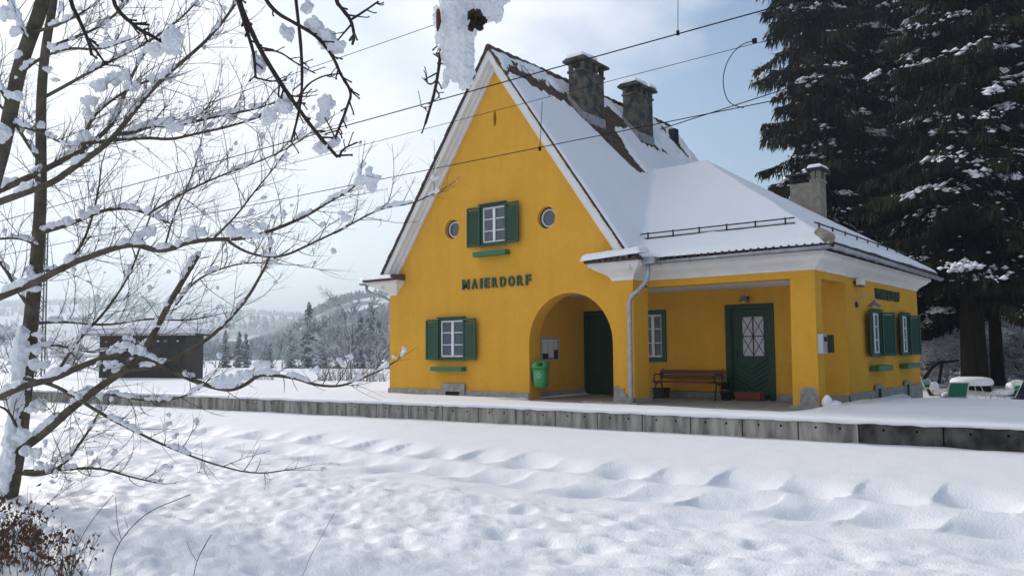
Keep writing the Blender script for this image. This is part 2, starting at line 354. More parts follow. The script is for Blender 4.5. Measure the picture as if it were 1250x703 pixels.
# broken render at the feet of pier and column
for (pl,yy) in (([(7.835,-.02),(8.2,-.02),(8.19,.2),(8.10,.26),(8.12,.36),(8.0,.33),(7.93,.42),(7.86,.40),(7.835,.3)],-.012),([(12.0,-.02),(12.40,-.02),(12.40,.30),(12.37,.40),(12.28,.45),(12.12,.44),(12.03,.36),(12.02,.2)],.672)):
    p=MB(); p.prism(pl,yy-.012,yy+.02); p.build('bare_patch',MT['patch'],B)
p=MB(); p.box(2.2,3.08,-.075,-.036,.14,.36); p.box(2.2,2.36,-.075,-.036,-.2,.14); p.box(2.9,3.08,-.075,-.036,-.2,.14); cwn=p.build('cellar_window',MT['plinth'],B)
p=MB(); p.box(2.362,2.898,-.045,-.037,-.2,.138); p.build('opening',MT['dark'],cwn)  # near-black sheet on the solid plinth, colour stands in for shade inside
p=MB()
for k in range(5): p.box(2.44+.1*k,2.455+.1*k,-.062,-.05,-.2,.138)
p.box(2.362,2.898,-.064,-.052,.04,.055); p.build('grille',MT['iron'],cwn)
for yy in (5.05,7.9):
    p=MB(); p.box(12.442,12.47,yy-.28,yy+.28,-.2,.34); f=p.build('cellar_vent',MT['plinth'],B)
    p=MB(); p.box(12.471,12.474,yy-.14,yy+.14,-.1,.24); p.build('opening',MT['dark'],f)  # near-black plate, no hole behind; the vent's inner shade is its colour
p=MB(); p.box(4.08,4.26,.452,.47,7.3,7.85); ov=p.build('oval_vent',MT['benchwood'],B)
# ---- windows
def shutter(T,x0,x1,z0,z1,ang,hinge,parent):
    """louvred shutter in wall-local coords; hinge 'L' or 'R' is the side away from free edge"""
    w=x1-x0; H=Matrix.Translation((x0 if hinge=='L' else x1,-.055,0))@Matrix.Rotation((-ang if hinge=='L' else ang),4,'Z')
    s=1 if hinge=='L' else -1; TT=T@H; m=MB(TT)
    X=lambda a:(a*s)
    def bx(a,b,y0,y1,c,d): m.box(min(X(a),X(b)),max(X(a),X(b)),y0,y1,c,d)
    bx(0,.05,-.04,0,z0,z1); bx(w-.05,w,-.04,0,z0,z1); bx(.05,w-.05,-.04,0,z0,z0+.06); bx(.05,w-.05,-.04,0,z1-.06,z1)
    sh=m.build('shutter',MT['green'],parent,bevel=.004)
    l=MB(TT); n=int((z1-z0-.12)/.052)
    for k in range(n):
        z=z0+.062+k*.052
        l.add([(X(.05),-.034,z),(X(w-.05),-.034,z),(X(w-.05),-.004,z+.058),(X(.05),-.004,z+.058),(X(.05),-.030,z-.008),(X(w-.05),-.030,z-.008),(X(w-.05),0.0,z+.050),(X(.05),0.0,z+.050)],[(0,1,2,3),(4,7,6,5),(0,4,5,1),(3,2,6,7)])
    l.build('louvre',MT['green'],sh)
    return sh
def window(T,x0,x1,z0,z1,parent,rows=3,surround=.07,sur_m='green',depth=.10,shut=None,hood=True,cols=2):
    m=MB(T)
    s=surround
    if s:
        m.box(x0-s+.05,x0+.05,-.05,depth,z0-s+.05,z1+s-.05); m.box(x1-.05,x1+s-.05,-.05,depth,z0-s+.05,z1+s-.05)
        m.box(x0+.05,x1-.05,-.05,depth,z1-.05,z1+s-.05); m.box(x0+.05,x1-.05,-.05,depth,z0-s+.05,z0+.05)
        if hood: m.box(x0-.03,x1+.03,-.115,-.052,z1+.015,z1+.05); m.box(x0-.03,x1+.03,-.10,-.052,z0-.045,z0-.01)
    wn=m.build('window',MT[sur_m],parent)
    a=.05 if s else 0; X0,X1,Z0,Z1=x0+a,x1-a,z0+a,z1-a; fr=.045
    f=MB(T); y0,y1=.0,.04
    f.box(X0,X0+fr,y0,y1,Z0,Z1); f.box(X1-fr,X1,y0,y1,Z0,Z1); f.box(X0+fr,X1-fr,y0,y1,Z0,Z0+fr); f.box(X0+fr,X1-fr,y0,y1,Z1-fr,Z1)
    if cols==2: xm=(X0+X1)/2; f.box(xm-.04,xm+.04,y0-.012,y1,Z0+fr,Z1-fr)
    segs=[(X0+fr,(X0+X1)/2-.04),((X0+X1)/2+.04,X1-fr)] if cols==2 else [(X0+fr,X1-fr)]
    for a_,b_ in segs:
        for k in range(1,rows): z=Z0+(Z1-Z0)*k/rows; f.box(a_,b_,y0+.008,y1-.004,z-.012,z+.012)
    f.build('sash',MT['sash'],wn,bevel=.003)
    g=MB(T); g.box(X0+fr-.004,X1-fr+.004,.022,.027,Z0+fr-.004,Z1-fr+.004); g.build('pane',MT['glass_clear'],wn)
    cm=MB(T); n=20
    for a_,b_ in ((X0,X0+(X1-X0)*.40),(X1-(X1-X0)*.36,X1)):
        pts=[(a_+(b_-a_)*i/n,.09+.012*math.sin(i*2.1)) for i in range(n+1)]
        cm.add([(x,y,z) for z in (Z0,Z1) for x,y in pts],[(i,i+1,n+2+i,n+1+i) for i in range(n)])
    cm.build('curtain',MT['curtain'],wn)
    d=MB(T); d.box(X0-.05,X1+.05,.29,.30,Z0-.05,Z1+.05); d.build('dark_backing',MT['dark'],wn)  # near-black sheet behind the pane, the unlit room's darkness put into its colour
    if shut: 
        (l0,l1,al),(r0,r1,ar)=shut
        shutter(T,l0,l1,z0-.03,z1-.01,al,'R',wn); shutter(T,r0,r1,z0-.03,z1-.01,ar,'L',wn)
    return wn
gm=mat('clear_window_glass',(.25,.30,.38),.04,spec=.8); _g=gm.node_tree.nodes['Principled BSDF']; _g.inputs['Transmission Weight'].default_value=.75; _g.inputs['IOR'].default_value=1.45; MT['glass_clear']=gm
window(FS,2.08,3.08,1.04,2.16,B,shut=((1.60,2.10,.0),(3.04,3.56,.10)))
window(FS,3.67,4.58,4.13,5.2,B,shut=((3.2,3.68,.0),(4.56,5.06,.10)))
window(FE,4.62,5.52,1.07,2.18,B,shut=((4.12,4.62,.16),(5.52,6.0,.42)))
window(FE,7.5,8.4,1.07,2.18,B,shut=((7.0,7.5,.16),(8.4,8.86,.38)))
window(FP,7.02,7.68,1.0,2.24,B,surround=.12,hood=False,cols=2)
def round_window(cx,cz,r):
    m=MB(); prof=[]
    def ring(mb,r0,r1,y0,y1,n=32):
        vs=[]
        for y,rr in ((y0,r0),(y0,r1),(y1,r1),(y1,r0)):
            for j in range(n): t=2*math.pi*j/n; vs.append((cx+rr*math.cos(t),y,cz+rr*math.sin(t)))
        mb.add(vs,[(k*n+j,k*n+(j+1)%n,((k+1)%4)*n+(j+1)%n,((k+1)%4)*n+j) for k in range(4) for j in range(n)])
    ring(m,r-.05,r+.005,.12,.2); w_=m.build('round_window',MT['green_door'],B)
    m=MB(); ring(m,r-.08,r-.05,.115,.18); m.build('sash',MT['sash'],w_)
    m=MB(); n=32; m.add([(cx+(r-.075)*math.cos(2*math.pi*j/n),.15,cz+(r-.075)*math.sin(2*math.pi*j/n)) for j in range(n)],[tuple(range(n))]); m.build('pane',MT['glass'],w_)
round_window(2.56,4.69,.275); round_window(5.88,4.66,.285)
def flower_box(T,x0,x1,z0,z1):
    m=MB(T); m.box(x0,x1,-.24,-.04,z0,z1); m.build('flower_box',MT['green_light'],B,bevel=.012)
flower_box(FS,1.93,3.12,.70,.82); flower_box(FS,3.54,4.70,3.80,3.93); flower_box(FE,4.45,5.75,.68,.82); flower_box(FE,7.3,8.6,.68,.82)
# doors
m=MB(FP); m.box(9.43,9.57,-.035,.10,0,2.37); m.box(10.55,10.69,-.035,.10,0,2.37); m.box(9.57,10.55,-.035,.10,2.25,2.37); m.box(9.57,9.60,.0,.12,0.0,2.25); m.box(10.52,10.55,.0,.12,0,2.25)
d=m.build('door',MT['green_door'],B,bevel=.004)
X0,X1,Z0,Z1=9.84,10.40,1.08,2.05
m=MB(FP); m.box(9.60,X0,.05,.10,.02,2.25); m.box(X1,10.52,.05,.10,.02,2.25); m.box(X0,X1,.05,.10,Z1,2.25); m.box(X0,X1,.05,.10,.02,Z0)
for sx in (-1,1):
    for k in range(7):
        xc=(9.60+10.52)/2; m.bar((xc+sx*.03,.047,.16+k*.12),(xc+sx*.40,.047,.16+k*.12+.24),.05,.012) if .16+k*.12+.24<1.04 else None
m.build('door_leaf',MT['green_door'],d)
m=MB(FP); m.box(X0,X1,.085,.09,Z0,Z1); m.build('pane',mat('frosted_glass',(.50,.52,.54),.5,var=.08,scale=9),d)
m=MB(FP); xm=(X0+X1)/2; zm=(Z0+Z1)/2
for a,b in (((X0,Z0),(xm,zm)),((X0,zm),(xm,Z0)),((xm,Z0),(X1,zm)),((xm,zm),(X1,Z0)),((X0,zm),(xm,Z1)),((X0,Z1),(xm,zm)),((xm,zm),(X1,Z1)),((xm,Z1),(X1,zm))):
    m.bar((a[0],.075,a[1]),(b[0],.075,b[1]),.012)
m.bar((xm,.07,Z0),(xm,.07,Z1),.022); m.bar((X0,.07,zm),(X1,.07,zm),.022); m.build('door_grille',MT['iron'],d)
m=MB(FP); m.bar((9.70,.02,1.05),(9.70,.02,1.2),.03); m.bar((9.70,0,1.12),(9.82,0,1.12),.02); m.build('handle',MT['iron'],d)
m=MB(FP); m.box(5.125,5.22,-.03,.1,0,2.36); m.box(6.12,6.22,-.03,.1,0,2.36); m.box(5.22,6.12,-.03,.1,2.27,2.36); d=m.build('door',MT['green_door'],B)
m=MB(FP)
for k in range(9): m.box(5.222+k*.1,5.317+k*.1,.04,.09,.01,2.268)
m.build('door_leaf',MT['green_door'],d)
m=MB(FP); m.bar((6.03,.01,1.0),(6.03,.01,1.16),.03); m.build('handle',MT['iron'],d)
# ---- cornices (swept blocks with curved profile)
def corn(zs,base,name='cornice'):
    m=MB(); rings=[]
    for z,o in zs: rings.append([(base[0]-o*base[4],base[2]-o*base[5],z),(base[1]+o*base[6],base[2]-o*base[5],z),(base[1]+o*base[6],base[3]+o*base[7],z),(base[0]-o*base[4],base[3]+o*base[7],z)])
    m.loft(rings); return m.build(name,MT['white'],B)
prof=[(2.92,.02),(2.97,.04),(3.04,.11),(3.12,.23),(3.19,.30),(3.20,.335),(3.28,.345)]
corn(prof,(8.3,12.4,.69,9.7,0,1,1,1))
prof2=[(2.90,.02),(2.99,.05),(3.08,.15),(3.18,.30),(3.23,.34),(3.235,.38),(3.33,.39)]
corn(prof2,(7.85,8.4,0,.9,1.35,.8,.85,0))
corn([(2.92,.02),(3.0,.05),(3.10,.2),(3.20,.36),(3.25,.42),(3.26,.46),(3.35,.48)],(0.0,.30,0,10,1.45,.7,.7,0))
# gable verge: white boards
def rake(xa,xb,y0,y1,dn0,dn1,name,m_):
    m=MB()
    for sgn in (-1,1):
        p=lambda x,off:(XR+sgn*x,ZR-SL*x-off)
        poly=[p(0,dn0),p(xb,dn0),p(xb,dn1),p(0,dn1)]
        m.prism(poly,y0,y1)
    return m.build(name,m_,B)
rake(0,4.28,-.30,.0,.018,.30,'verge_board',MT['white']); rake(0,4.2,-.17,-.001,.302,.42,'verge_moulding',MT['white']); rake(0,4.05,-.075,-.001,.422,.56,'verge_moulding',MT['white'])
# roof shells
Lr=4.3; m=MB()
nC=26
for sgn in (-1,1):
    vs=[]; 
    for k in range(nC):
        for e in (0,1):
            x=Lr*(k+e)/nC; vs.append((x,ZR-SL*x+(-.015 if e==0 else .022)))
    pts=vs+[(Lr,ZR-SL*Lr-.05),(0,ZR-.06)]
    n=len(pts); P=[(XR+sgn*x,-.285,z) for x,z in pts]+[(XR+sgn*x,10.2,z) for x,z in pts]
    m.add(P,[(i,i+n,(i+1)%n+n,(i+1)%n) for i in range(n)]+[tuple(range(n)),tuple(range(2*n-1,n-1,-1))])
roof=m.build('roof',MT['tile'],B)
# individual tile edges visible where the snow has slid off, and along the verge
m=MB(); rr=random.Random(3)
sl=Vector((1,0,-SL)).normalized()
for k in range(nC*2):
    x=Lr*(k+.5)/(nC*2)
    for sgn in (-1,1):
        zz=ZR-SL*x; jx=rr.uniform(-.012,.012)
        a=(XR+sgn*(x-.05),-.305+jx,zz+.045+.05*SL-.01); b=(XR+sgn*(x+.05),-.305+jx,zz+.045-.05*SL+rr.uniform(-.012,.02))
        m.bar(a,b,.13,.032)
m.build('verge_tiles',MT['tile'],roof)
m=MB()
for k in range(0,16):
    x=Lr*k/nC
    for yy in np.arange(-.2,10.1,.19):
        z=ZR-SL*x; a=Vector((XR+x,yy,z+.012)); b=a+sl*.285; m.bar(a+Vector((0,0,.012)),b+Vector((0,0,.028)),.155,.024)
m.build('roof_tiles',MT['tile'],roof)
m=MB()
for k in range(26): m.tube([(XR,-.33+k*.4,ZR+.02),(XR,.09+k*.4,ZR-.0)],[.105,.085],8)
m.build('ridge_tiles',MT['tile'],roof,True)
zW0=3.32; SW=.655; XE=12.9; YF=.15; YB=10.1
def zwing(x,y): return zW0+SW*np.minimum(np.minimum(y-YF,XE-x),YB-y)
hw=(YB-YF)/2; ym=(YB+YF)/2; za=zW0+SW*hw
m=MB(); m.add([(8.35,YF,zW0),(XE,YF,zW0),(XE,YB,zW0),(8.35,YB,zW0),(XE-hw,ym,za),(5.6,ym,za),(6.0,YF,zW0),(6.0,YB,zW0)],[(6,1,4,5),(1,2,4),(2,7,5,4),(0,3,2,1)])
wr=m.build('wing_roof',MT['tile'],B)
m=MB()
for xx in np.arange(8.95,12.85,.165): m.tube([(xx,YF-.03,zW0+.035),(xx,YF+.3,zW0+.22)],.050+.008*math.sin(xx*37),7)
for yy in np.arange(.3,10.0,.165): m.tube([(XE+.03,yy,zW0+.03),(XE-.3,yy,zW0+.22)],.062,7)
m.build('eave_tiles',MT['tile'],wr)
m=MB(); m.tube([(XE+.02,YF-.02,zW0+.16),(XE-.28,YF+.28,zW0+.33)],[.125,.115],12); m.build('hip_tile',MT['chimney_light'],wr)
# corbel tile caps
m=MB(); m.box(7.28,8.75,-.40,.0,3.334,3.375)
for k in range(9): m.tube([(7.34+k*.165,-.42,3.37),(7.34+k*.165,-.1,3.40)],.055,7)
m.build('corbel_tiles',MT['tile'],roof); m=MB(); m.box(-.75,.66,-.44,.0,3.352,3.392)
for k in range(8): m.tube([(-.66+k*.165,-.46,3.385),(-.66+k*.165,-.1,3.41)],.055,7)
m.tube([(.60,-.48,3.43),(.60,-.02,3.46)],.085,8)
m.build('corbel_tiles',MT['tile'],roof)
snow_pad('corbel_snow',7.22,8.86,-.47,-.0,3.385,.16,roof,.03,.03,(.05,.1),ed=.12)
snow_pad('corbel_snow',-.80,.60,-.49,-.0,3.40,.11,roof,.03,.03,(.0,.1),ed=.10)
# ---- roof snow : one height field over both roofs, gaps where the tiles are bare
def inpoly(X,Y,poly):
    r=np.zeros(X.shape,bool); n=len(poly); j=n-1
    for i in range(n):
        xi,yi=poly[i];xj,yj=poly[j]
        c=((yi>Y)!=(yj>Y))&(X<(xj-xi)*(Y-yi)/((yj-yi) if yj!=yi else 1e-9)+xi); r^=c; j=i
    return r
bare=[(4.55,.15),(4.6,.95),(4.68,2.05),(4.72,2.69),(4.93,2.7),(4.8,3.9),(4.63,4.83),(4.6,5.37),(4.8,5.72),(4.8,6.6),(5.25,6.92),(5.43,7.04),(5.44,5.74),(4.98,5.70),(5.21,4.45),(5.4,4.38),(5.92,4.14),(6.33,4.31),(6.41,3.91),(6.27,3.53),(5.93,3.18),(5.64,2.9),(5.35,2.5),(5.08,2.35),(4.95,1.59),(4.85,.71),(4.80,-.1)]
bare2=[(4.69,9.17),(4.45,9.9),(4.97,9.46),(5.21,9.52),(5.2,8.99),(5.0,8.78)]
def segdist(X,Y,poly):
    d=np.full(X.shape,9.)
    for i in range(len(poly)):
        ax,ay=poly[i];bx,by=poly[(i+1)%len(poly)]; L=(bx-ax)**2+(by-ay)**2+1e-9
        t=np.clip(((X-ax)*(bx-ax)+(Y-ay)*(by-ay))/L,0,1); d=np.minimum(d,np.hypot(X-ax-t*(bx-ax),Y-ay-t*(by-ay)))
    return d
def roofz(X,Y):
    zm=ZR-SL*np.sqrt((X-XR)**2+.012); zw=np.where(X>5.5,zwing(X,Y),-9)
    k=.16; h=np.clip(.5+.5*(zm-zw)/k,0,1)
    zmv=np.where(X>8.5,-9,zm)
    sm=np.where((X<=8.5)&(X>5.5),zw*(1-h)+zm*h+k*h*(1-h),np.maximum(zmv,zw))
    return sm,zmv,zw
def insnow(X,Y): return (((X>-.12)&(X<8.47)&(Y>-.35)&(Y<10.2))|((X>7.9)&(X<XE+.05)&(Y>YF-.05)&(Y<YB+.05)))
def snowz(X,Y):
    sm,zm,zw=roofz(X,Y)
    wing=sstep(-.1,.25,zw-zm)
    th=.17*(1-wing)+(.17)*wing
    w1=fbm(X*6.0,Y*6.0,4)*.17
    for poly in (bare,bare2):
        d=segdist(X+w1,Y+w1*.7,poly); ins=inpoly(X+w1,Y+w1*.7,poly); d=np.where(ins,-d,d)-.05
        th=th*np.where(d<0,-.4,np.sqrt(np.clip(1-(1-np.clip(d/.10,0,1))**2,0,1)))
    mo=fbm(X*5.5+2,Y*1.9,3)+.55*fbm(X*12,Y*4,2); area=sstep(6.9,7.4,Y)*sstep(1.35,1.15,X-XR)*sstep(.1,.25,X-XR)+.8*sstep(.75,.6,X-XR)*sstep(.12,.2,X-XR)*sstep(3,1.5,Y)
    th=th*(1-np.clip(area,0,1)*1.5*sstep(.10,.22,mo))
    # lumpy remains near the ridge, smooth lower down
    nr=sstep(1.2,.3,np.abs(X-XR)); far=sstep(6.5,8.5,Y)*sstep(2.2,1.2,np.abs(X-XR))
    th=th+np.maximum(nr,far)*(.12*fbm(X*4,Y*3.0,3))+far*sstep(1.5,.9,np.abs(X-XR))*.14*np.clip(fbm(X*7,Y*3.4,3)+.1,0,1)+.045*fbm(X*.9,Y*.9,3)+.012*fbm(X*4,Y*4,2)
    # rounded rims
    dv=np.where(X<8.47,np.minimum(Y+.35,10.2-Y),9); de=np.minimum(np.minimum(XE+.05-X,YB+.05-Y),np.where(X>8.5,Y-(YF-.05),9))
    e=np.clip(np.minimum(dv,de)/.13,0,1); rim=np.sqrt(np.clip(1-(1-e)**2,0,1))
    return sm+(th*rim)+.012
rs=snow_field('roof_snow',-.15,13.0,-.38,10.25,.045,snowz,insnow,MT['snow_roof'],roof)
# ---- chimneys
def chimney(x0,x1,y0,y1,zb,zt,cap,m_,vent=.24,light=False,snow=True):
    m=MB(); m.box(x0,x1,y0,y1,zb,zt); ch=m.build('chimney',m_,roof,bevel=.012)
    m=MB(); m.box(x0-.035,x1+.035,y0-.035,y1+.035,zt-.0,zt+.07); m.build('chimney_band',m_,ch,bevel=.01)
    m=MB(); z0=zt+.07; z1=z0+vent; w=.11
    ys=np.linspace(y0,y1-w,4 if not light else 3); xs_=np.linspace(x0,x1-w,2)
    for i,yy in enumerate(ys):
        for j,xx in enumerate(xs_): m.box(xx,xx+w,yy,yy+w,z0,z1)
    m.box(x0+w,x1-w,y0+.2,y1-.2,z0,z1) if not light else None
    m.build('flue_posts',m_,ch)
    m=MB(); m.loft([[(x0-.13,y0-.13,z1),(x1+.13,y0-.13,z1),(x1+.13,y1+.13,z1),(x0-.13,y1+.13,z1)],[(x0-.13,y0-.13,z1+.07),(x1+.13,y0-.13,z1+.07),(x1+.13,y1+.13,z1+.07),(x0-.13,y1+.13,z1+.07)],[(x0-.05,y0-.05,z1+.13),(x1+.05,y0-.05,z1+.13),(x1+.05,y1+.05,z1+.13),(x0-.05,y1+.05,z1+.13)]])
    m.build('chimney_cap',cap,ch,bevel=.01)
    return ch,z1+.07
c1,zc=chimney(4.84,5.35,2.59,3.72,7.6,9.36,MT['chimney'],MT['chimney'])
snow_pad('cap_snow',4.74,5.42,2.50,3.30,zc+.055,.17,c1,.05,.03,ed=.16)
c2,zc=chimney(4.78,5.28,5.75,6.82,7.8,9.46,MT['chimney'],MT['chimney'],.2)
snow_pad('cap_snow',4.68,5.34,5.64,6.45,zc+.055,.15,c2,.05,.03,ed=.14); snow_pad('cap_snow',4.72,5.40,6.50,6.93,zc+.05,.15,c2,.04,.03,ed=.12)
for ch,(x0,x1,y0,y1) in ((c1,(4.84,5.35,2.59,3.72)),(c2,(4.78,5.28,5.75,6.82))):
    m=MB(); n=10
    zb=ZR-SL*(x1-XR)
    m.box(x1+.002,x1+.02,y0-.02,y1+.03,zb-.05,zb+.30)
    m.add([(x0-.02,y0-.02,ZR-SL*(x0-XR)),(x1+.02,y0-.02,zb-.05),(x1+.02,y0-.02,zb+.30),(x0-.02,y0-.02,ZR-SL*(x0-XR)+.22),
           (x0-.02,y0-.04,ZR-SL*(x0-XR)),(x1+.02,y0-.04,zb-.05),(x1+.02,y0-.04,zb+.30),(x0-.02,y0-.04,ZR-SL*(x0-XR)+.22)],[(0,1,2,3),(7,6,5,4),(0,4,5,1),(2,6,7,3),(1,5,6,2),(0,3,7,4)])
    m.build('flashing',MT['flash'],ch)
m=MB(); m.box(9.33,10.24,7.98,8.55,4.4,6.28); c3=m.build('chimney',MT['chimney_light'],wr,bevel=.012)
m=MB(); m.box(9.94,10.27,7.96,8.57,6.28,6.36); m.box(9.98,10.10,8.0,8.12,6.36,6.62); m.box(10.14,10.25,8.0,8.1,6.36,6.62); m.box(10.14,10.25,8.4,8.5,6.36,6.62); m.box(9.98,10.1,8.4,8.5,6.36,6.62); m.build('flue_posts',MT['chimney_light'],c3)
m=MB(); m.box(9.88,10.36,7.86,8.66,6.62,6.69); m.box(9.22,9.86,7.9,8.62,6.52,6.58); m.box(9.34,9.42,8.0,8.5,6.28,6.52); m.tube([(9.66,8.25,6.28),(9.66,8.25,6.52)],.09,10); m.build('chimney_cap',MT['iron'],c3)
snow_pad('cap_snow',9.9,10.34,7.88,8.6,6.695,.12,c3,.03,.03,ed=.12)
# small roof vent hood near c3
m=MB()
for k in range(9):
    t=math.pi*k/8; m.tube([(9.62+.13*math.cos(t),7.2,5.15+.16*math.sin(t)),(9.62+.13*math.cos(t),7.75,5.30+.16*math.sin(t))],.02,5)
vh=m.build('vent_hood',MT['iron'],wr)
m=MB(); m.lump((9.6,7.45,5.33),.26,(1,1.2,.7),noise=.1,sd=3); m.build('hood_snow',MT['snow_roof'],wr,True)
# small dark dormer hatch near the rear verge
m=MB(); m.box(4.62,4.86,9.15,9.45,8.6,9.12); m.build('roof_hatch',MT['iron'],roof)
# ---- gutters and downpipes
def gutter(a,b,r=.075):
    a=Vector(a);b=Vector(b);d=(b-a).normalized(); l=Vector((-d.y,d.x,0)); m=MB(); n=8; rings=[]
    for p in (a,b):
        rg=[]
        for k in range(n+1): t=math.pi*k/n; rg.append(p+l*(-math.cos(t)*r)-Vector((0,0,math.sin(t)*r)))
        for k in range(n,-1,-1): t=math.pi*k/n; rg.append(p+l*(-math.cos(t)*(r-.008))-Vector((0,0,math.sin(t)*(r-.008))))
        rings.append(rg)
    m.loft(rings); g=m.build('gutter',MT['zinc'],B,True)
    L=(b-a).length; k=.35
    while k<L:
        p=a+d*k; pts=[p+l*(-math.cos(math.pi*i/8)*(r+.006))-Vector((0,0,math.sin(math.pi*i/8)*(r+.006))) for i in range(9)]; m=MB(); m.tube(pts,.012,4); m.build('gutter_bracket',MT['zinc'],g); k+=.75
gutter((8.75,.07,3.30),(12.95,.07,3.34)); gutter((12.98,.04,3.34),(12.98,10.25,3.30)); gutter((-.85,10,3.33),(-.85,-.42,3.33))
m=MB(); m.box(8.66,9.05,-.14,.14,3.24,3.40); m.build('rain_hopper',MT['zinc'],B,bevel=.015)
m=MB(); m.tube([(8.83,-.02,3.25),(8.83,-.04,3.02),(8.78,-.06,2.82),(8.60,-.12,2.62),(8.44,-.14,2.50),(8.38,-.15,2.36),(8.37,-.15,.2),(8.39,-.16,.05)],.055,12)
for z in (2.3,.5): m.lathe([(.066,-.03),(.066,.03)],(8.37,-.15,z),12)
m.build('downpipe',MT['zinc'],B,True)
m=MB(); m.tube([(-.85,-.2,3.27),(-.82,-.2,3.12),(-.6,-.12,2.98),(-.2,.0,2.88),(-.06,.1,2.75),(-.06,.15,.1)],.05,10); m.build('downpipe',MT['zinc'],B,True)
# snow guards on the wing
def guard(a,b,n,name='snow_guard'):
    a=Vector(a);b=Vector(b); m=MB(); m.bar(a,b,.028); m.bar(a-Vector((0,0,.115)),b-Vector((0,0,.115)),.028)
    for k in range(n):
        p=a.lerp(b,(k+.3)/(n-.4)); m.bar(p+Vector((0,0,.03)),p-Vector((0,0,.24)),.03)
    return m.build(name,MT['iron'],wr)
guard((8.13,.88,4.10),(11.96,.88,4.10),6); guard((12.25,1.3,4.02),(12.25,9.4,4.02),9)
# ------------------------------------------------------------------ lettering
def letters(word,T,x0,x1,z0,h,label):
    o0=T@Vector((x0,0,z0)); th=thing('station_name',tuple(o0),label,'sign','station name letters on the walls')
    cw={'M':1.18,'A':1.0,'I':.36,'E':.8,'R':.92,'D':.92,'O':.95,'F':.78}; gap=.42
    tot=sum(cw[c] for c in word)+gap*(len(word)-1); u=(x1-x0)/tot; x=x0
    for c in word:
        cu=bpy.data.curves.new('letter','FONT'); cu.body=c; cu.size=1; cu.offset=.028; cu.extrude=.02; o=bpy.data.objects.new('tmp',cu); COL.objects.link(o)
        dg=bpy.context.evaluated_depsgraph_get(); me=bpy.data.meshes.new_from_object(o.evaluated_get(dg)); bpy.data.objects.remove(o)
        xs_=[v.co.x for v in me.vertices]; ys_=[v.co.y for v in me.vertices]; a,b=min(xs_),max(xs_); p,q=min(ys_),max(ys_); w=cw[c]*u
        for v in me.vertices:
            X=x+(v.co.x-a)/(b-a)*w; Z=z0+(v.co.y-p)/(q-p)*h; v.co=T@Vector((X,-.032-v.co.z,Z))
        me.materials.clear(); me.materials.append(MT['letter']); link(bpy.data.objects.new('letter',me),th); x+=w+gap*u
letters('MAIERDORF',FS,2.98,5.38,2.95,.275,'dark green raised letters MAIERDORF on the yellow gable wall')
letters('MAIERDORF',FE,5.22,7.55,2.50,.27,'dark green letters MAIERDORF under the eave above the side windows')

#PART3
# ------------------------------------------------------------------ street furniture and fittings
def wall_lamp(T,x,z,label,arm=.35,r=.15,scale=1.0,drop=0.0):
    o=T@Vector((x,0,z)); th=thing('wall_lamp',tuple(o),label,'wall lamp')
    m=MB(T); m.lathe([(0,0),(.05,0),(.05,.02),(0,.02)],(x,0,z),8); m.box(x-.05,x+.05,-.05,-.003,z-.08,z+.05); m.build('wall_mount',MT['iron'],th)
    pts=[(x,-.04,z),(x,-.10,z+.13),(x,-arm*.6,z+.19),(x,-arm,z+.15),(x,-arm,z+.06)]
    m=MB(T); m.tube(pts,.011,6); m.build('arm',MT['grey_paint'],th)
    m=MB(T); m.lathe([(.02,.08),(.035,.05),(.05,.03),(r*.75,-.03),(r,-.07),(r*.97,-.075),(r*.7,-.035),(.03,.02)],(x,-arm,z),20); m.build('lamp_shade',MT['shade'],th,True)
    m=MB(T); m.lump((x,-arm,z-.05),.05,noise=.0,sd=1,n=12,k=8); m.build('bulb',MT['paper_plain'],th,True)
    return th
MT['shade']=mat('enamel_shade',(.20,.19,.20),.35,var=.1,metal=.2); MT['paper_plain']=mat('opal_glass',(.75,.75,.73),.3)
wall_lamp(FP,10.02,2.50,'small enamel wall lamp above the dark green porch door',arm=.22,r=.14)
wall_lamp(FE,3.55,2.30,'gooseneck wall lamp on the side wall between the porch corner and the first shutter',arm=.42,r=.17)
wall_lamp(FE,9.45,2.05,'gooseneck wall lamp at the far end of the side wall beyond the last shutter',arm=.30,r=.15)
t=thing('floodlight',(12.4,3.55,2.8),'white box shaped floodlight under the eave of the side wall','floodlight')
m=MB(FE); m.box(3.42,3.72,-.20,-.06,2.74,2.90); m.build('housing',MT['white'],t,bevel=.02)
m=MB(FE); m.box(3.44,3.70,-.19,-.07,2.70,2.738); m.build('lens',mat('amber_glass',(.25,.08,.04),.3),t)
m=MB(FE); m.bar((3.45,0,2.8),(3.45,-.06,2.8),.05); m.bar((3.69,0,2.8),(3.69,-.06,2.8),.05); m.build('bracket',MT['iron'],t)
# wall box on the column
t=thing('ticket_box',(12.5,.86,1.35),'light grey metal box with dark side fixed to the porch column','box')
m=MB(); m.box(12.402,12.53,.70,1.02,1.14,1.56); m.build('housing',MT['grey_paint'],t,bevel=.012)
m=MB(); m.box(12.532,12.66,.98,1.02,1.16,1.54); m.build('open_door',MT['iron'],t,bevel=.005)
m=MB(); m.box(12.531,12.535,.76,.94,1.40,1.50); m.build('display',MT['dark'],t)
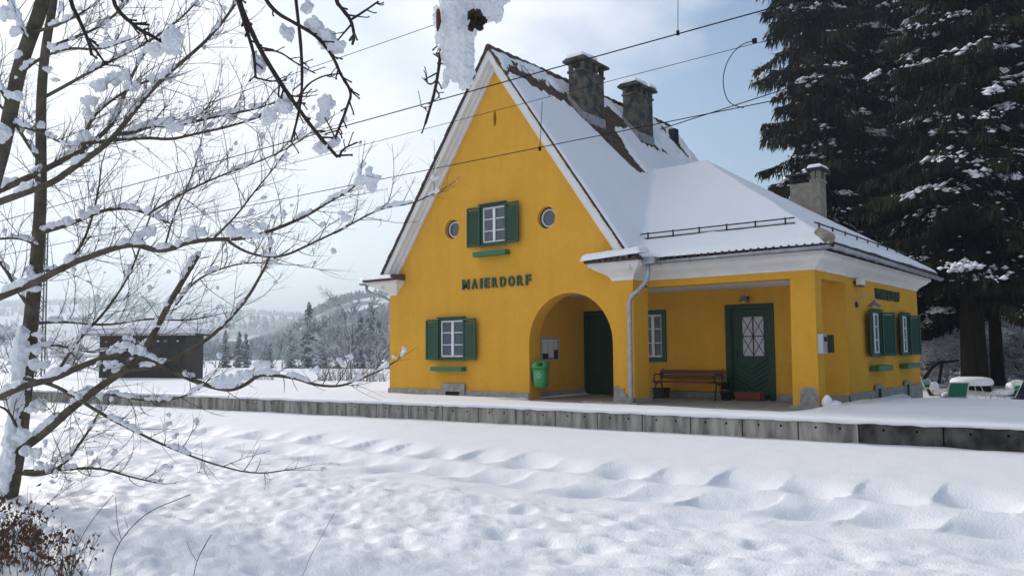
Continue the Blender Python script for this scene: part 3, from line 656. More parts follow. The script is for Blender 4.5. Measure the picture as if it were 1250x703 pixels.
# notice board
t=thing('notice_board',(5.13,1.1,1.35),'grey framed notice board with pinned sheets on the arch passage wall','notice board')
T=frame(5.12,0,0,'E')
m=MB(T); a,b,c,d=.70,1.52,.98,1.62
m.box(a,b,-.035,-.001,c,c+.04); m.box(a,b,-.035,-.001,d-.04,d); m.box(a,a+.04,-.035,-.001,c+.04,d-.04); m.box(b-.04,b,-.035,-.001,c+.04,d-.04); m.build('board_frame',MT['grey_paint'],t)
m=MB(T); m.box(a+.04,b-.04,-.012,-.002,c+.04,d-.04); m.build('backing',MT['iron'],t)
for (x0,x1,z0,z1) in ((.76,1.02,1.17,1.56),(1.035,1.28,1.05,1.56),(1.295,1.46,1.27,1.56)):
    m=MB(T); m.box(x0,x1,-.018,-.013,z0,z1); m.build('sheet',MT['paper'],t)
# litter bin
t=thing('litter_bin',(5.55,.12,.3),'bright green plastic litter bin hanging inside the arch opening','litter bin')
def ell(cx,cy,z,a,b,n=20): return [(cx+a*math.copysign(abs(math.cos(2*math.pi*i/n))**.7,math.cos(2*math.pi*i/n)),cy+b*math.copysign(abs(math.sin(2*math.pi*i/n))**.7,math.sin(2*math.pi*i/n)),z) for i in range(n)]
bc=(5.545,.14)
m=MB(); m.loft([ell(*bc,.30,.12,.10),ell(*bc,.33,.17,.13),ell(*bc,.45,.185,.145),ell(*bc,.80,.215,.165)]); bb=m.build('bin_body',MT['bin'],t,True)
m=MB(); m.loft([ell(*bc,.80,.235,.18),ell(*bc,.825,.238,.183),ell(bc[0],bc[1],.91,.225,.17),ell(bc[0],bc[1]+.02,.975,.17,.12),ell(bc[0],bc[1]+.02,.99,.10,.06)]); m.build('bin_lid',MT['bin'],t,True)
m=MB(); m.loft([ell(bc[0]+.05,bc[1]-.155,.86,.12,.03),ell(bc[0]+.05,bc[1]-.12,.945,.10,.03)]); m.build('slot',MT['dark'],t,True)
m=MB(); n=24
cz,cx,cy=.62,bc[0]+.06,bc[1]-.172
for rr0,rr1 in ((.052,.062),(.028,.036)):
    vs=[(cx+r_*math.cos(2*math.pi*i/n),cy,cz+1.25*r_*math.sin(2*math.pi*i/n)) for r_ in (rr0,rr1) for i in range(n)]
    m.add(vs,[(i,(i+1)%n,n+(i+1)%n,n+i) for i in range(n)])
m.build('emblem',mat('pale_print',(.35,.55,.42),.6),t)
m=MB(); m.box(5.284,5.34,.08,.2,.5,.72); m.build('hanger',MT['iron'],t)
# bench
t=thing('bench',(8.6,2.3,0),'brown wooden slatted bench with curved iron arms beside the porch window','bench')
for k in range(3):
    m=MB(); m.box(7.72,9.55,2.02+.125*k,2.125+.125*k,.415,.445); m.build('seat_slat',MT['benchwood'],t,bevel=.006)
for k,(y,z) in enumerate(((2.42,.545),(2.45,.67))):
    m=MB(); m.box(7.72,9.55,y,y+.028,z-.045,z+.06); m.build('back_slat',MT['benchwood'],t,bevel=.006)
for x in (7.80,9.47):
    m=MB(); m.tube([(x,2.00,.0),(x,2.03,.2),(x,2.10,.40),(x,2.38,.40),(x,2.44,.2),(x,2.52,.0)],.02,6); m.tube([(x,2.36,.38),(x,2.42,.56),(x,2.49,.76)],.018,6)
    m.tube([(x,2.03,.40),(x,1.98,.50),(x,2.0,.60),(x,2.08,.63),(x,2.3,.62),(x,2.44,.60)],.017,6); m.tube([(x,2.0,.0),(x,1.94,.02)],.02,6)
    m.build('bench_end',MT['iron'],t,True)
m=MB(); m.bar((7.8,2.25,.2),(9.47,2.25,.2),.02); m.build('stretcher',MT['iron'],t)
# planters by the door
t=thing('planter_box',(10.2,2.45,0),'low dark red planter box standing in front of the porch door','planter')
m=MB(); m.loft([[(9.86,2.32,0),(10.46,2.32,0),(10.46,2.55,0),(9.86,2.55,0)],[(9.82,2.28,.21),(10.50,2.28,.21),(10.50,2.59,.21),(9.82,2.59,.21)],[(9.85,2.31,.20),(10.47,2.31,.20),(10.47,2.56,.20),(9.85,2.56,.20)],[(9.86,2.32,.17),(10.46,2.32,.17),(10.46,2.55,.17),(9.86,2.55,.17)]]); m.build('box',MT['red'],t,bevel=.006)
m=MB(); m.box(9.87,10.45,2.33,2.54,.172,.185); m.build('soil',MT['sbark'],t)
t=thing('potted_shrub',(9.5,2.3,0),'small dark potted evergreen between bench and red planter box','plant')
m=MB(); m.lathe([(0,.0),(.11,0),(.15,.2),(.16,.2),(.16,.23),(.13,.23),(.12,.2),(0,.19)],(9.62,2.3,0),16); m.build('pot',MT['iron'],t,True)
m=MB(); rr=random.Random(5)
for k in range(260):
    a=rr.uniform(0,6.28);e=rr.uniform(.0,1.4);r=rr.uniform(.05,.2); c=Vector((9.62+r*math.cos(a)*math.cos(e),2.3+r*math.sin(a)*math.cos(e),.27+r*math.sin(e)*.9))
    d=Vector((rr.uniform(-1,1),rr.uniform(-1,1),rr.uniform(0,1))).normalized()*.05; q=d.orthogonal().normalized()*.014
    m.add([c-q,c+q,c+d+q*.5,c+d-q*.5],[(0,1,2,3)])
m.build('foliage',MT['needle'],t)
t=thing('storage_crate',(7.9,2.6,0),'small black crate pushed under the left end of the bench','crate')
m=MB(); m.loft([[(7.66,2.2,0.0),(7.95,2.2,0.0),(7.95,2.5,0.0),(7.66,2.5,0.0)],[(7.64,2.18,.24),(7.97,2.18,.24),(7.97,2.52,.24),(7.64,2.52,.24)]]); m.build('body',MT['iron'],t,bevel=.01)
m=MB(); m.box(7.62,7.99,2.16,2.54,.242,.265); m.build('rim',MT['iron'],t,bevel=.006)
t=thing('snow_lump',(12.75,.9,.1),'knee high heap of cleared snow at the foot of the porch column','snow heap')
m=MB(); m.lump((12.58,.66,.13),.12,(.9,.8,1.25),14,9,.25,sd=11); m.lump((12.66,.74,.08),.14,(1.2,.9,.7),14,9,.25,sd=13); m.build('heap',MT['snow'],t,True)
# ------------------------------------------------------------------ garden furniture right of the station
def lounge(x,y,rz,label,group,snow_back=True):
    t=thing('garden_chair',(0,0,0),label,'garden chair',group); w=.30
    m=MB()
    for sx in (-w,w):
        m.tube([(sx,-.30,.12),(sx,-.28,.36),(sx,.25,.33),(sx,.52,.88)],.014,6); m.tube([(sx,.05,.34),(sx,.40,.02)],.014,6); m.tube([(sx,-.30,.36),(sx,-.34,.02)],.014,6)
        m.tube([(sx,-.22,.36),(sx,-.22,.56),(sx,.34,.60)],.014,6)
    m.tube([(-w,.52,.88),(w,.52,.88)],.014,6); m.tube([(-w,-.28,.36),(w,-.28,.36)],.014,6); m.tube([(-w,.40,.02),(w,.40,.02)],.014,6); m.tube([(-w,-.34,.02),(w,-.34,.02)],.014,6)
    m.build('chair_frame',MT['whiteplastic'],t,True)
    m=MB(); a=Vector((0,.26,.335));b=Vector((0,.515,.865)); n=Vector((0,.9,-.43))*.012
    m.add([a+Vector((-w+.02,0,0)),a+Vector((w-.02,0,0)),b+Vector((w-.02,0,0)),b+Vector((-w+.02,0,0)),a+n+Vector((-w+.02,0,0)),a+n+Vector((w-.02,0,0)),b+n+Vector((w-.02,0,0)),b+n+Vector((-w+.02,0,0))],[(0,1,2,3),(7,6,5,4),(0,4,5,1),(1,5,6,2),(2,6,7,3),(3,7,4,0)])
    bk=m.build('backrest',MT['chairgreen'],t)
    m=MB()
    for k in range(7): x_=-w+.06+k*.08; m.bar((x_,.45,.72),(x_,.528,.885),.012,.03)
    m.bar((-w,.30,.40),(w,.30,.40),.015,.02); m.build('webbing',MT['whiteplastic'],bk)
    m=MB(); m.box(-w+.02,w-.02,-.27,.25,.345,.36); m.build('seat',MT['chairgreen'],t)
    m=MB(); m.lump((0,-.04,.44),.32,(.95,1.0,.42),16,10,.08,sd=5); m.lump((0,.22,.60),.22,(1.2,.5,1.0),14,9,.12,sd=8); m.build('snow_cover',MT['snow'],t,True)
    t.location=(x,y,-.53); t.scale=(.88,)*3; t.rotation_euler=(0,0,rz); return t
g0=ground_at(1165,21,0)
def gpos(px,py,z=.10):
    p=P3(px,py,1)-CAM; k=(z-CAM[2])/p[2]; q=CAM+p*k; return float(q[0]),float(q[1])
lounge(*ground_at(1160,23.6)[:2],math.radians(180+35),'green backed garden chair turned away, nearest to the station wall','snowy garden chairs')
lounge(*ground_at(1222,24.4)[:2],math.radians(-62),'green backed garden chair seen from the side, right of the snowy table','snowy garden chairs')
lounge(*ground_at(1146,25.0)[:2],math.radians(75),'garden chair half hidden behind the left end of the snowy table','snowy garden chairs')
TX,TY,_=ground_at(1184,25.0); TZ=-.60
t=thing('garden_table',(TX,TY,-.53),'round garden table under a thick cushion of snow between the chairs','table')
m=MB(); m.lathe([(0,.68),(.56,.68),(.58,.70),(.56,.715),(0,.715)],(TX,TY,TZ),24); m.build('tabletop',MT['whiteplastic'],t)
for k in range(4):
    a=k*math.pi/2+.5; m=MB(); m.tube([(TX+.25*math.cos(a),TY+.25*math.sin(a),TZ+.68),(TX+.5*math.cos(a),TY+.5*math.sin(a),TZ)],.014,6); m.build('leg',MT['whiteplastic'],t)
m=MB(); m.lathe([(.58,.70),(.60,.74),(.59,.82),(.52,.90),(.33,.935),(0,.94)],(TX,TY,TZ),28); m.build('snow_cover',MT['snow'],t,True)
BX,BY,_=ground_at(1249,25)
t=thing('water_barrel',(BX,BY,-.53),'dark blue rounded barrel at the right edge beyond the garden chairs','barrel')
m=MB(); m.lathe([(0,0),(.32,.0),(.42,.2),(.46,.45),(.42,.72),(.34,.86),(0,.9)],(BX,BY,-.54),24); m.build('barrel_body',MT['blue'],t,True)
m=MB(); m.lathe([(0,.86),(.33,.86),(.34,.92),(0,.94)],(BX,BY,-.538),24); m.build('barrel_lid',MT['blue'],t)
# ------------------------------------------------------------------ hut on the left, lattice mast, overhead wires
hx,hy,_=ground_at(187,41)
t=thing('wooden_hut',(hx,hy,-.3),'black boarded wooden hut with a broad snow covered roof behind the platform','hut')
rz=math.atan2(RT[1],RT[0])+.12
HT=Matrix.Translation((hx,hy,-.3))@Matrix.Rotation(rz,4,'Z')
m=MB(HT); n=30
for k in range(n): x=-2.0+4.0*k/n; m.box(x+.004,x+4.0/n-.004,-1.6,-1.57,-.1,2.45)
for k in range(22): y=-1.6+3.4*k/22; m.box(1.97,2.00,y+.004,y+3.4/22-.004,-.1,2.45)
m.box(-1.98,1.96,-1.56,1.78,-.1,2.4); wl=m.build('wall',MT['blackwood'],t)
for k in range(8):
    m=MB(HT); x=-1.75+k*.46+(.1 if k%2 else 0); m.box(x,x+.10,-1.612,-1.602,2.10,2.17); m.build('vent_hole',MT['snow'],wl)
m=MB(HT); m.box(-.75,-.15,-1.64,-1.602,1.15,1.75); m.build('window',MT['glass'],wl)
m=MB(HT)
def hip(z0,x0,x1,y0,y1,rx,zr,dz): 
    ymid=(y0+y1)/2
    return [(x0,y0,z0),(x1,y0,z0),(x1,y1,z0),(x0,y1,z0),(x0+rx,ymid,zr),(x1-rx,ymid,zr)],[(0,1,5,4),(1,2,5),(2,3,4,5),(3,0,4),(0,3,2,1)]
v,f=hip(2.46,-2.55,2.55,-2.1,2.3,2.0,3.35,0); m.add(v,f); m.build('roof',MT['blackwood'],t)
def hutsnow(X,Y):
    d=np.minimum(np.minimum(X+2.6,2.6-X),np.minimum(Y+2.15,2.35-Y)); return 2.50+.41*d+np.sqrt(np.clip(1-(1-np.clip(d/.15,0,1))**2,0,1))*(.2+.02*fbm(X*2,Y*2))
sf=snow_field('roof_snow',-2.6,2.6,-2.15,2.35,.08,hutsnow,lambda X,Y:np.ones_like(X,bool),MT['snow_roof'],None); sf.data.transform(HT); sf.parent=t; sf.matrix_parent_inverse=Wm(t).inverted()
m=MB(HT); m.box(-2.57,2.57,-2.13,-2.10,2.40,2.49); m.build('fascia',MT['grey_paint'],t)
mx,my,_=ground_at(48,42)
t=thing('lattice_mast',(mx,my,-.3),'grey steel lattice mast of the railway behind the snowy tree trunk','mast')
m=MB(); hw_=.21
for sx in (-1,1):
    for sy in (-1,1): m.bar((mx+sx*hw_,my+sy*hw_,-.4),(mx+sx*hw_*.7,my+sy*hw_*.7,7.6),.06)
m.build('chord',MT['galv'],t)
m=MB(); z=0;s_=1
while z<7.2:
    k=hw_*(1-.3*z/7.6); 
    m.bar((mx-k*s_,my-k,z),(mx+k*s_,my-k,z+.55),.035); m.bar((mx+k,my-k*s_,z),(mx+k,my+k*s_,z+.55),.035); m.bar((mx-k,my-k*s_,z),(mx-k,my+k*s_,z+.55),.035); z+=.55; s_=-s_
m.build('lacing',MT['galv'],t)
wd=Vector((1,.113,0)).normalized(); wp0=Vector((0,-7.2,0))
def wire_pt(px,py):
    d=P3(px,py,1)-CAM; n=np.array([-.113,1,0]); k=(-7.2-n@CAM)/(n@d); return Vector(CAM+d*k)
def wire(name,pa,pb,r,label,sag=0.0,ext=(26,16)):
    a=wire_pt(*pa);b=wire_pt(*pb); d=(b-a)/(b.x-a.x); A=a+d*(-ext[0]-a.x); Bq=a+d*(ext[1]+18-a.x)
    pts=[A.lerp(Bq,i/40) for i in range(41)]
    m=MB(); m.tube(pts,r,5); o=m.build(name,MT['wire'],None,True); return tag(o,label,'wire','overhead railway wires')
wire('overhead_wire',(250,245+17),(910,130),.0075,'lowest overhead wire, crossing the gable just above the upper window')
wire('overhead_wire',(425,153),(932,13),.0105,'thickest overhead wire, crossing the gable peak and the first chimney')
wire('overhead_wire',(440,178),(935,50),.005,'thin overhead wire crossing both tall chimneys halfway down')
wire('overhead_wire',(420,69),(610,3),.0065,'highest overhead wire, above the left verge of the gable roof')
a=wire_pt(806,158); b=wire_pt(912,124); m=MB(); m.tube([a,b,b+(b-a)*6],.0075,5); tag(m.build('overhead_wire',MT['wire'],None,True),'short upper wire splitting off to the spruces right of the second chimney','wire','overhead railway wires')
pl=[(921,50),(905,54),(890,70),(882,92),(884,115),(892,128),(908,132)]
m=MB(); pp=[wire_pt(*q) for q in pl]
def smooth(pts,k=3):
    for _ in range(k):
        q=[pts[0]]
        for a_,b_ in zip(pts[:-1],pts[1:]): q+= [a_.lerp(b_,.25),a_.lerp(b_,.75)]
        pts=q+[pts[-1]]
    return pts
m.tube(smooth(pp),.007,5); tag(m.build('jumper_cable',MT['wire'],None,True),'looped jumper cable hanging between two overhead wires beside the spruce','cable')
def dropper(pa,pb,label):
    a=wire_pt(*pa);b=wire_pt(*pb); t=thing('dropper',tuple(b),label,'dropper'); m=MB(); m.tube([a,b],.0055,5); m.build('dropper_wire',MT['wire'],t)
    m=MB(); m.box(b.x-.02,b.x+.02,b.y-.015,b.y+.015,b.z-.03,b.z+.04); m.build('clamp',MT['wire'],t)
dropper((828,-90),(827.5,41),'vertical dropper wire hanging in open sky above the second chimney')
dropper((662,125),(659,182),'vertical dropper wire in front of the right slope of the gable roof')
m=MB(); p=wire_pt(921,50); m.box(p.x-.03,p.x+.03,p.y-.02,p.y+.02,p.z-.03,p.z+.03); tag(m.build('cable_clamp',MT['wire']),'small dark clamp where the looped jumper cable meets the thin wire','clamp')
# ------------------------------------------------------------------ foreground trees
def fuse(o,vox,size,amt):
    r=o.modifiers.new('fuse','REMESH'); r.mode='VOXEL'; r.voxel_size=vox; r.use_smooth_shade=True
    tx=bpy.data.textures.new('lumps','CLOUDS'); tx.noise_scale=size; tx.noise_depth=3
    d=o.modifiers.new('lumps','DISPLACE'); d.texture=tx; d.strength=amt*2; d.mid_level=.5; d.texture_coords='LOCAL'
    return o
class Tree:
    def __init__(s,rr): s.rr=rr; s.snow=MB()
def rnd_perp(d,rr,bias=.6):
    # mostly spread in the plane the crown fans out in, with real depth too
    a=rr.choice((-1,1)); u=Vector(RT)*rr.uniform(-.3,1)+Vector((0,0,1))*rr.uniform(-.5,1)+Vector(FW)*rr.uniform(-.8,.8)
    u=u-d*u.dot(d); return u.normalized() if u.length>1e-3 else d.orthogonal().normalized()
def grow(mb,T,p,d,L,r,lvl,up=.35,nb=None):
    rr=T.rr; n=max(4,int(L/.08)); pts=[p.copy()];ds=[];q=p.copy();d=d.normalized()
    cu=Vector((rr.gauss(0,.10),rr.gauss(0,.10),rr.gauss(.03,.07)))
    for i in range(n):
        d=(d+cu+Vector((rr.gauss(0,.045),rr.gauss(0,.045),rr.gauss(0,.045)+up*.14))).normalized(); q=q+d*(L/n); pts.append(q.copy()); ds.append(d.copy())
    mb.tube(pts,[r*(1-.6*i/n) for i in range(n+1)],4 if lvl<2 else 3,cap=False)
    if lvl<3:
        k=max(1,int(L*(7.5 if lvl==1 else 5.5)+rr.random()))
        for j in range(k):
            i=rr.randint(max(0,int(n*.12)),n-1); s=rnd_perp(ds[i],rr); dd=(ds[i]*rr.uniform(.7,1.4)+s).normalized()
            grow(mb,T,pts[i],dd,max(.07,L*rr.uniform(.30,.75)*(1-.45*i/n)),r*(1-.6*i/n)*.68,lvl+1,up)
    if rr.random()<(.20 if lvl==1 else .03) and n>3:
        i=rr.randint(1,n-1); snowlump(T,pts[i],ds[min(i,n-1)],rr.uniform(.015,.034))
def snowlump(T,p,d,r):
    c=Vector(p)+Vector((0,0,r*.5)); rr=T.rr
    for k in range(rr.randint(1,3)):
        o=d*rr.uniform(-1,1)*r*1.1; T.snow.lump(tuple(c+o+Vector((0,0,rr.uniform(-.3,.3)*r))),r*rr.uniform(.6,1.05),(rr.uniform(.8,1.4),rr.uniform(.8,1.2),rr.uniform(.6,1.2)),8,6,.45)
def poly3(pts,t0,t1,wob,rr):
    out=[];n=len(pts); ph=rr.uniform(0,6)
    for i,(x,y) in enumerate(pts):
        k=i/(n-1); out.append(Vector(P3(x,y,t0+(t1-t0)*k+wob*math.sin(ph+k*5)*k)))
    return out
def mainbranch(T,parent,pts,w0,w1,t0,t1,ntw,m_,name='branch',snowy=.5,tw=(.35,.9),wob=.15,up=.35,snow_r=1.0,twr=.0048,knob=False,lvl=1,tfrom=.12,spurs=0):
    rr=T.rr; P=smooth(poly3(pts,t0,t1,wob,rr),2); n=len(P); mb=MB()
    tm=lambda k:(t0+(t1-t0)*k)
    R=[(w0+(w1-w0)*(i/(n-1)))*.5*tm(i/(n-1))/F_PX for i in range(n)]
    if knob: R=[r*(1+.22*rr.random()) for r in R]
    mb.tube(P,R,8 if w0>6 else 6)
    Ls=[0]
    for a,b in zip(P[:-1],P[1:]): Ls.append(Ls[-1]+(b-a).length)
    def at(s):
        for i in range(n-1):
            if Ls[i+1]>=s: k=(s-Ls[i])/max(1e-6,Ls[i+1]-Ls[i]); return P[i].lerp(P[i+1],k),(P[i+1]-P[i]).normalized(),R[i]
        return P[-1],(P[-1]-P[-2]).normalized(),R[-1]
    for j in range(ntw):
        s=Ls[-1]*(tfrom+(1-tfrom)*(j+rr.random())/ntw); p,d,r=at(s); u=rnd_perp(d,rr); dd=(d*rr.uniform(.5,1.1)+u).normalized()
        grow(mb,T,p,dd,rr.uniform(*tw)*(1-.35*s/Ls[-1]),min(r*.6,twr),lvl,up)
    # terminal fork
    if ntw:
        p,d,r=at(Ls[-1]); grow(mb,T,p,d,tw[0],min(r,twr),max(lvl,2),up)
    if spurs:
        for k in range(int(n*spurs)):
            i=rr.randint(3,n-2) if n>6 else 1; d=(P[i+1]-P[i]).normalized(); u=rnd_perp(d,rr); L=rr.uniform(.012,.05); a=P[i]; b=a+(u+d*.8).normalized()*L; rw=w1*.5*t0/F_PX
            mb.tube([a,b,b+(u*.6+d+Vector((0,0,.3))).normalized()*.010],[rw*.9,rw*.7,rw*.95],5)
    o=mb.build(name,m_,parent,True)
    # snow ridges lying along the branch
    s=0
    while s<Ls[-1]:
        p,d,r=at(s)
        if rr.random()<snowy and abs(d.z)<.93:
            run=rr.uniform(.10,.45)*snow_r; q=[];qr=[];k=0; m_n=max(3,int(run/.035))
            for i in range(m_n+1):
                p,d,r=at(min(Ls[-1],s+run*i/m_n)); e=math.sin(math.pi*(i+.3)/(m_n+.6))**.5; rad=(r*.75+.016*snow_r)*(.45+.75*e)*rr.uniform(.75,1.25)
                q.append(p+Vector((rr.gauss(0,.005),rr.gauss(0,.005),r*.5+rad*.62))); qr.append(rad)
            T.snow.tube(q,qr,7); s+=run
        s+=rr.uniform(.05,.25)
    return o
WT=Tree(random.Random(21))
tree=thing('walnut_tree',ground_at(6,9.4,-.3),'bare spreading tree with snow laden branches at the left edge','tree')
BK=MT['bark']
trunk=[(-6,705),(4,640),(14,585),(22,540),(27,500),(33,440),(38,390),(43,340),(47,290),(50,240),(50,180),(50,120),(55,60),(66,0),(72,-70)]
mainbranch(WT,tree,trunk,25,8,9.4,9.6,0,BK,'trunk',snowy=0,wob=0)
BR=[ # pts, w0,w1,t0,t1,twigs,snowy
 ([(14,556),(51,531),(88,497),(119,474),(155,450),(180,423),(206,371),(227,336),(242,312)],12,5,9.4,8.6,26,.85),
 ([(0,484),(31,470),(67,462),(98,447),(129,436),(155,431),(180,436),(217,456),(248,469),(279,477),(300,470),(315,457),(335,458),(361,461),(384,470),(415,472),(438,463),(463,453),(479,443)],9,1.6,9.0,8.4,34,.55),
 ([(150,452),(190,448),(220,435),(253,415),(281,389),(304,361),(316,340),(328,318),(331,294)],6,2.6,8.9,8.5,16,.5),
 ([(-8,366),(28,351),(57,338),(85,322),(114,312),(142,302),(165,298),(190,306),(208,305),(228,296),(260,292),(294,292),(322,285),(351,274),(379,261),(400,247),(429,232),(439,219),(441,205)],9,2.2,8.8,8.0,46,.6),
 ([(277,293),(294,305),(317,313),(345,314),(379,298),(419,279),(464,254),(504,249),(534,234)],4,1.2,8.4,8.0,16,.25),
 ([(-10,236),(28,220),(57,206),(85,191),(111,176),(140,150),(150,120),(160,95),(178,60)],9,2.4,9.0,9.4,28,.75),
 ([(-10,250),(34,234),(65,223),(85,208),(122,183),(142,164),(159,142),(179,117),(205,90),(232,68),(262,40),(286,8),(300,-20)],9,2.2,8.7,8.2,40,.6),
 ([(142,164),(165,162),(182,154),(208,154),(237,149),(265,142),(294,137),(317,132),(345,122)],5.5,1.8,8.6,8.3,22,.6),
 ([(100,176),(130,172),(180,168),(208,171),(237,164),(280,155),(320,142),(360,128)],5,1.6,8.9,8.6,20,.5),
 ([(50,284),(85,274),(114,262),(128,256),(159,254),(182,262),(205,272)],6,2,9.4,9.0,20,.9),
 ([(100,190),(105,160),(115,140),(142,118),(175,100),(215,92)],5,2,9.0,9.2,18,.85),
 ([(30,462),(61,468),(87,481),(111,497),(142,515),(169,528),(191,539),(222,552),(262,567),(312,579),(352,573)],5.5,1.3,9.1,8.0,20,.22),
 ([(22,577),(50,580),(75,570),(95,545),(112,520),(122,500)],6,1.6,9.3,9.0,20,.4),
 ([(30,575),(75,573),(120,570),(160,582),(196,590)],5,1.3,9.2,8.8,16,.2),
 ([(40,380),(22,355),(5,325),(-12,310)],6,3,9.4,9.2,10,.5),
 ([(44,330),(75,330),(100,300),(112,268),(120,235),(124,200)],4.5,1.5,9.5,9.8,18,.5),
 ([(50,200),(30,170),(12,140),(-5,125)],5,3,9.5,9.2,10,.6),
 ([(52,120),(80,105),(110,88),(145,70),(185,50),(225,20),(250,-10)],5,1.8,9.6,10.0,28,.5),
 ([(56,60),(85,48),(120,35),(150,10),(170,-20)],4.5,2,9.6,10.2,20,.4),
 ([(45,300),(25,290),(-6,292)],4,2.5,9.4,9.0,8,.5),
 ([(60,470),(95,415),(125,385),(150,350),(166,318),(180,270),(196,240)],4,1.4,9.3,9.8,22,.35),
 ([(130,480),(190,492),(240,480),(262,455)],3,1.2,9.0,8.7,10,.35),
 ([(20,520),(10,500),(-6,494)],4,2,9.3,9.0,6,.3),
 ([(215,372),(235,345),(262,330),(300,320),(340,322)],3,1.1,8.7,8.5,14,.45),
 ([(180,262),(215,240),(260,218),(310,200),(355,180),(395,150)],3.2,1.0,8.8,8.5,18,.3),
 ([(260,292),(290,262),(312,232),(335,205),(352,180)],3.0,1.0,8.4,8.2,14,.35),
 ([(200,305),(212,262),(232,222),(245,180),(250,140)],2.6,1.0,8.6,8.6,14,.25),
 ([(38,395),(80,392),(130,398),(180,388),(225,392),(262,385)],4,1.2,9.4,9.8,20,.5),
 ([(33,430),(60,420),(90,425),(118,432),(150,420)],3.5,1.2,9.4,9.8,14,.5),
]
for pts,w0,w1,t0,t1,ntw,sn in BR: mainbranch(WT,tree,pts,w0,w1,t0,t1,int(ntw*(1.2 if pts[0][1]<300 else .9)),BK,'branch',snowy=sn,tw=(.3,1.05))
S2=[(-30,300),(-6,215),(4,180),(14,130),(22,90),(34,52),(48,18),(60,-30)]
mainbranch(WT,tree,S2,18,16,7.6,7.8,0,BK,'branch',snowy=.0,wob=0)
for pts in ([(14,130),(0,110),(-14,70)],[(34,52),(20,20),(4,-10)],[(22,92),(50,70),(85,58),(120,62),(160,48)],[(10,150),(45,160),(82,178)],[(40,40),(75,30),(110,10)]): mainbranch(WT,tree,pts,5,1.8,7.7,7.5,9,BK,'branch',snowy=.7,tw=(.2,.6))
# snow plastered on the windward side of the trunk
rr=WT.rr
P=smooth([Vector(P3(x,y,9.35)) for x,y in trunk],2)
q=[];qr=[]
for i,p in enumerate(P):
    px=i/(len(P)-1); z=p.z
    if z<1.5: side=Vector(RT)*-1-Vector(FW)*.4; r=.075*(1.2-.35*px)*rr.uniform(.7,1.15); WT.snow.lump(tuple(p+side.normalized()*.075),r,(1,1,1.5),9,7,.3)
for (x,y,t,r) in [(30,535,9.2,.11),(40,500,9.2,.13),(33,470,9.2,.10),(40,555,9.2,.11),(46,448,9.3,.09),(40,430,9.3,.08),(44,410,9.35,.07),(42,355,9.4,.08),(40,340,9.4,.09),(36,330,9.4,.07),(38,163,9.4,.10),(22,162,9.4,.08),(48,155,9.4,.07),(125,108,8.9,.10),(135,100,8.9,.09),(112,125,8.9,.09),(105,140,8.9,.08),(150,95,8.9,.08),(100,170,8.9,.10),(90,180,8.9,.09),(160,108,8.8,.08),(190,100,8.8,.09),(205,95,8.8,.08),(232,288,8.3,.10),(250,285,8.3,.08),(215,300,8.3,.07),(280,286,8.2,.09),(300,284,8.2,.09),(318,278,8.1,.06),(100,265,9.2,.09),(88,272,9.2,.08),(112,258,9.2,.07),(170,290,8.6,.10),(182,286,8.6,.08),(448,222,8.0,.10),(443,210,8.0,.07),(458,230,8.0,.07),(425,268,8.0,.06),(412,262,8.0,.05),(272,470,8.4,.12),(285,465,8.4,.11),(300,460,8.4,.08),(322,448,8.4,.08),(134,447,8.8,.09),(150,424,8.8,.08),(165,428,8.8,.08),(140,430,8.9,.10),(300,95,8.2,.0),(230,150,8.4,.07),(215,160,8.4,.09),(200,152,8.4,.08),(305,290,8.1,.07),(428,437,8.2,.045),(385,452,8.3,.05),(200,570,8.9,.05),(60,573,9.1,.08),(115,555,9,.05),(118,565,9,.05),(72,100,9.2,.06),(65,60,9.5,.07),(8,20,7.6,.09),(16,40,7.6,.08),(26,70,7.5,.08),(12,120,7.5,.09),(3,165,7.5,.12)]:
    if r>0:
        p=Vector(P3(x,y,t)); snowlump(WT,p,Vector(RT),r*.62); snowlump(WT,p+Vector(RT)*rr.uniform(-.06,.06),Vector(RT),r*.55)
fuse(WT.snow.build('snow_cover',MT['snow_branch'],tree,True),.0105,.05,.022)
# overhanging near tree: its trunk stands left of the camera, limbs reach over the view
NT=Tree(random.Random(5))
tb=CAM-RT*2.6+FW*.9; tb[2]=-.4
nt_=thing('overhanging_tree',tuple(tb),'dark knobbly branches of a nearer tree hanging into the top of the picture','tree')
m=MB(); m.tube([tuple(tb),(tb[0]+.05,tb[1],1.2),(tb[0]+.0,tb[1]+.1,2.6),(tb[0]+.1,tb[1]+.15,3.6),(tb[0]+.3,tb[1]+.3,4.8)],[.17,.14,.12,.09,.05],10); m.build('trunk',BK,nt_,True)
lp=[Vector((tb[0],tb[1]+.1,2.5)),Vector(P3(-300,-170,2.0)),Vector(P3(40,-150,2.7)),Vector(P3(300,-120,3.0)),Vector(P3(480,-120,2.9)),Vector(P3(600,-90,2.7)),Vector(P3(760,-110,2.6))]
m=MB(); lps=smooth(lp,3); m.tube(lps,[.065-.055*i/(len(lps)-1) for i in range(len(lps))],8); m.build('limb',BK,nt_,True)
DB=MT['dbark']
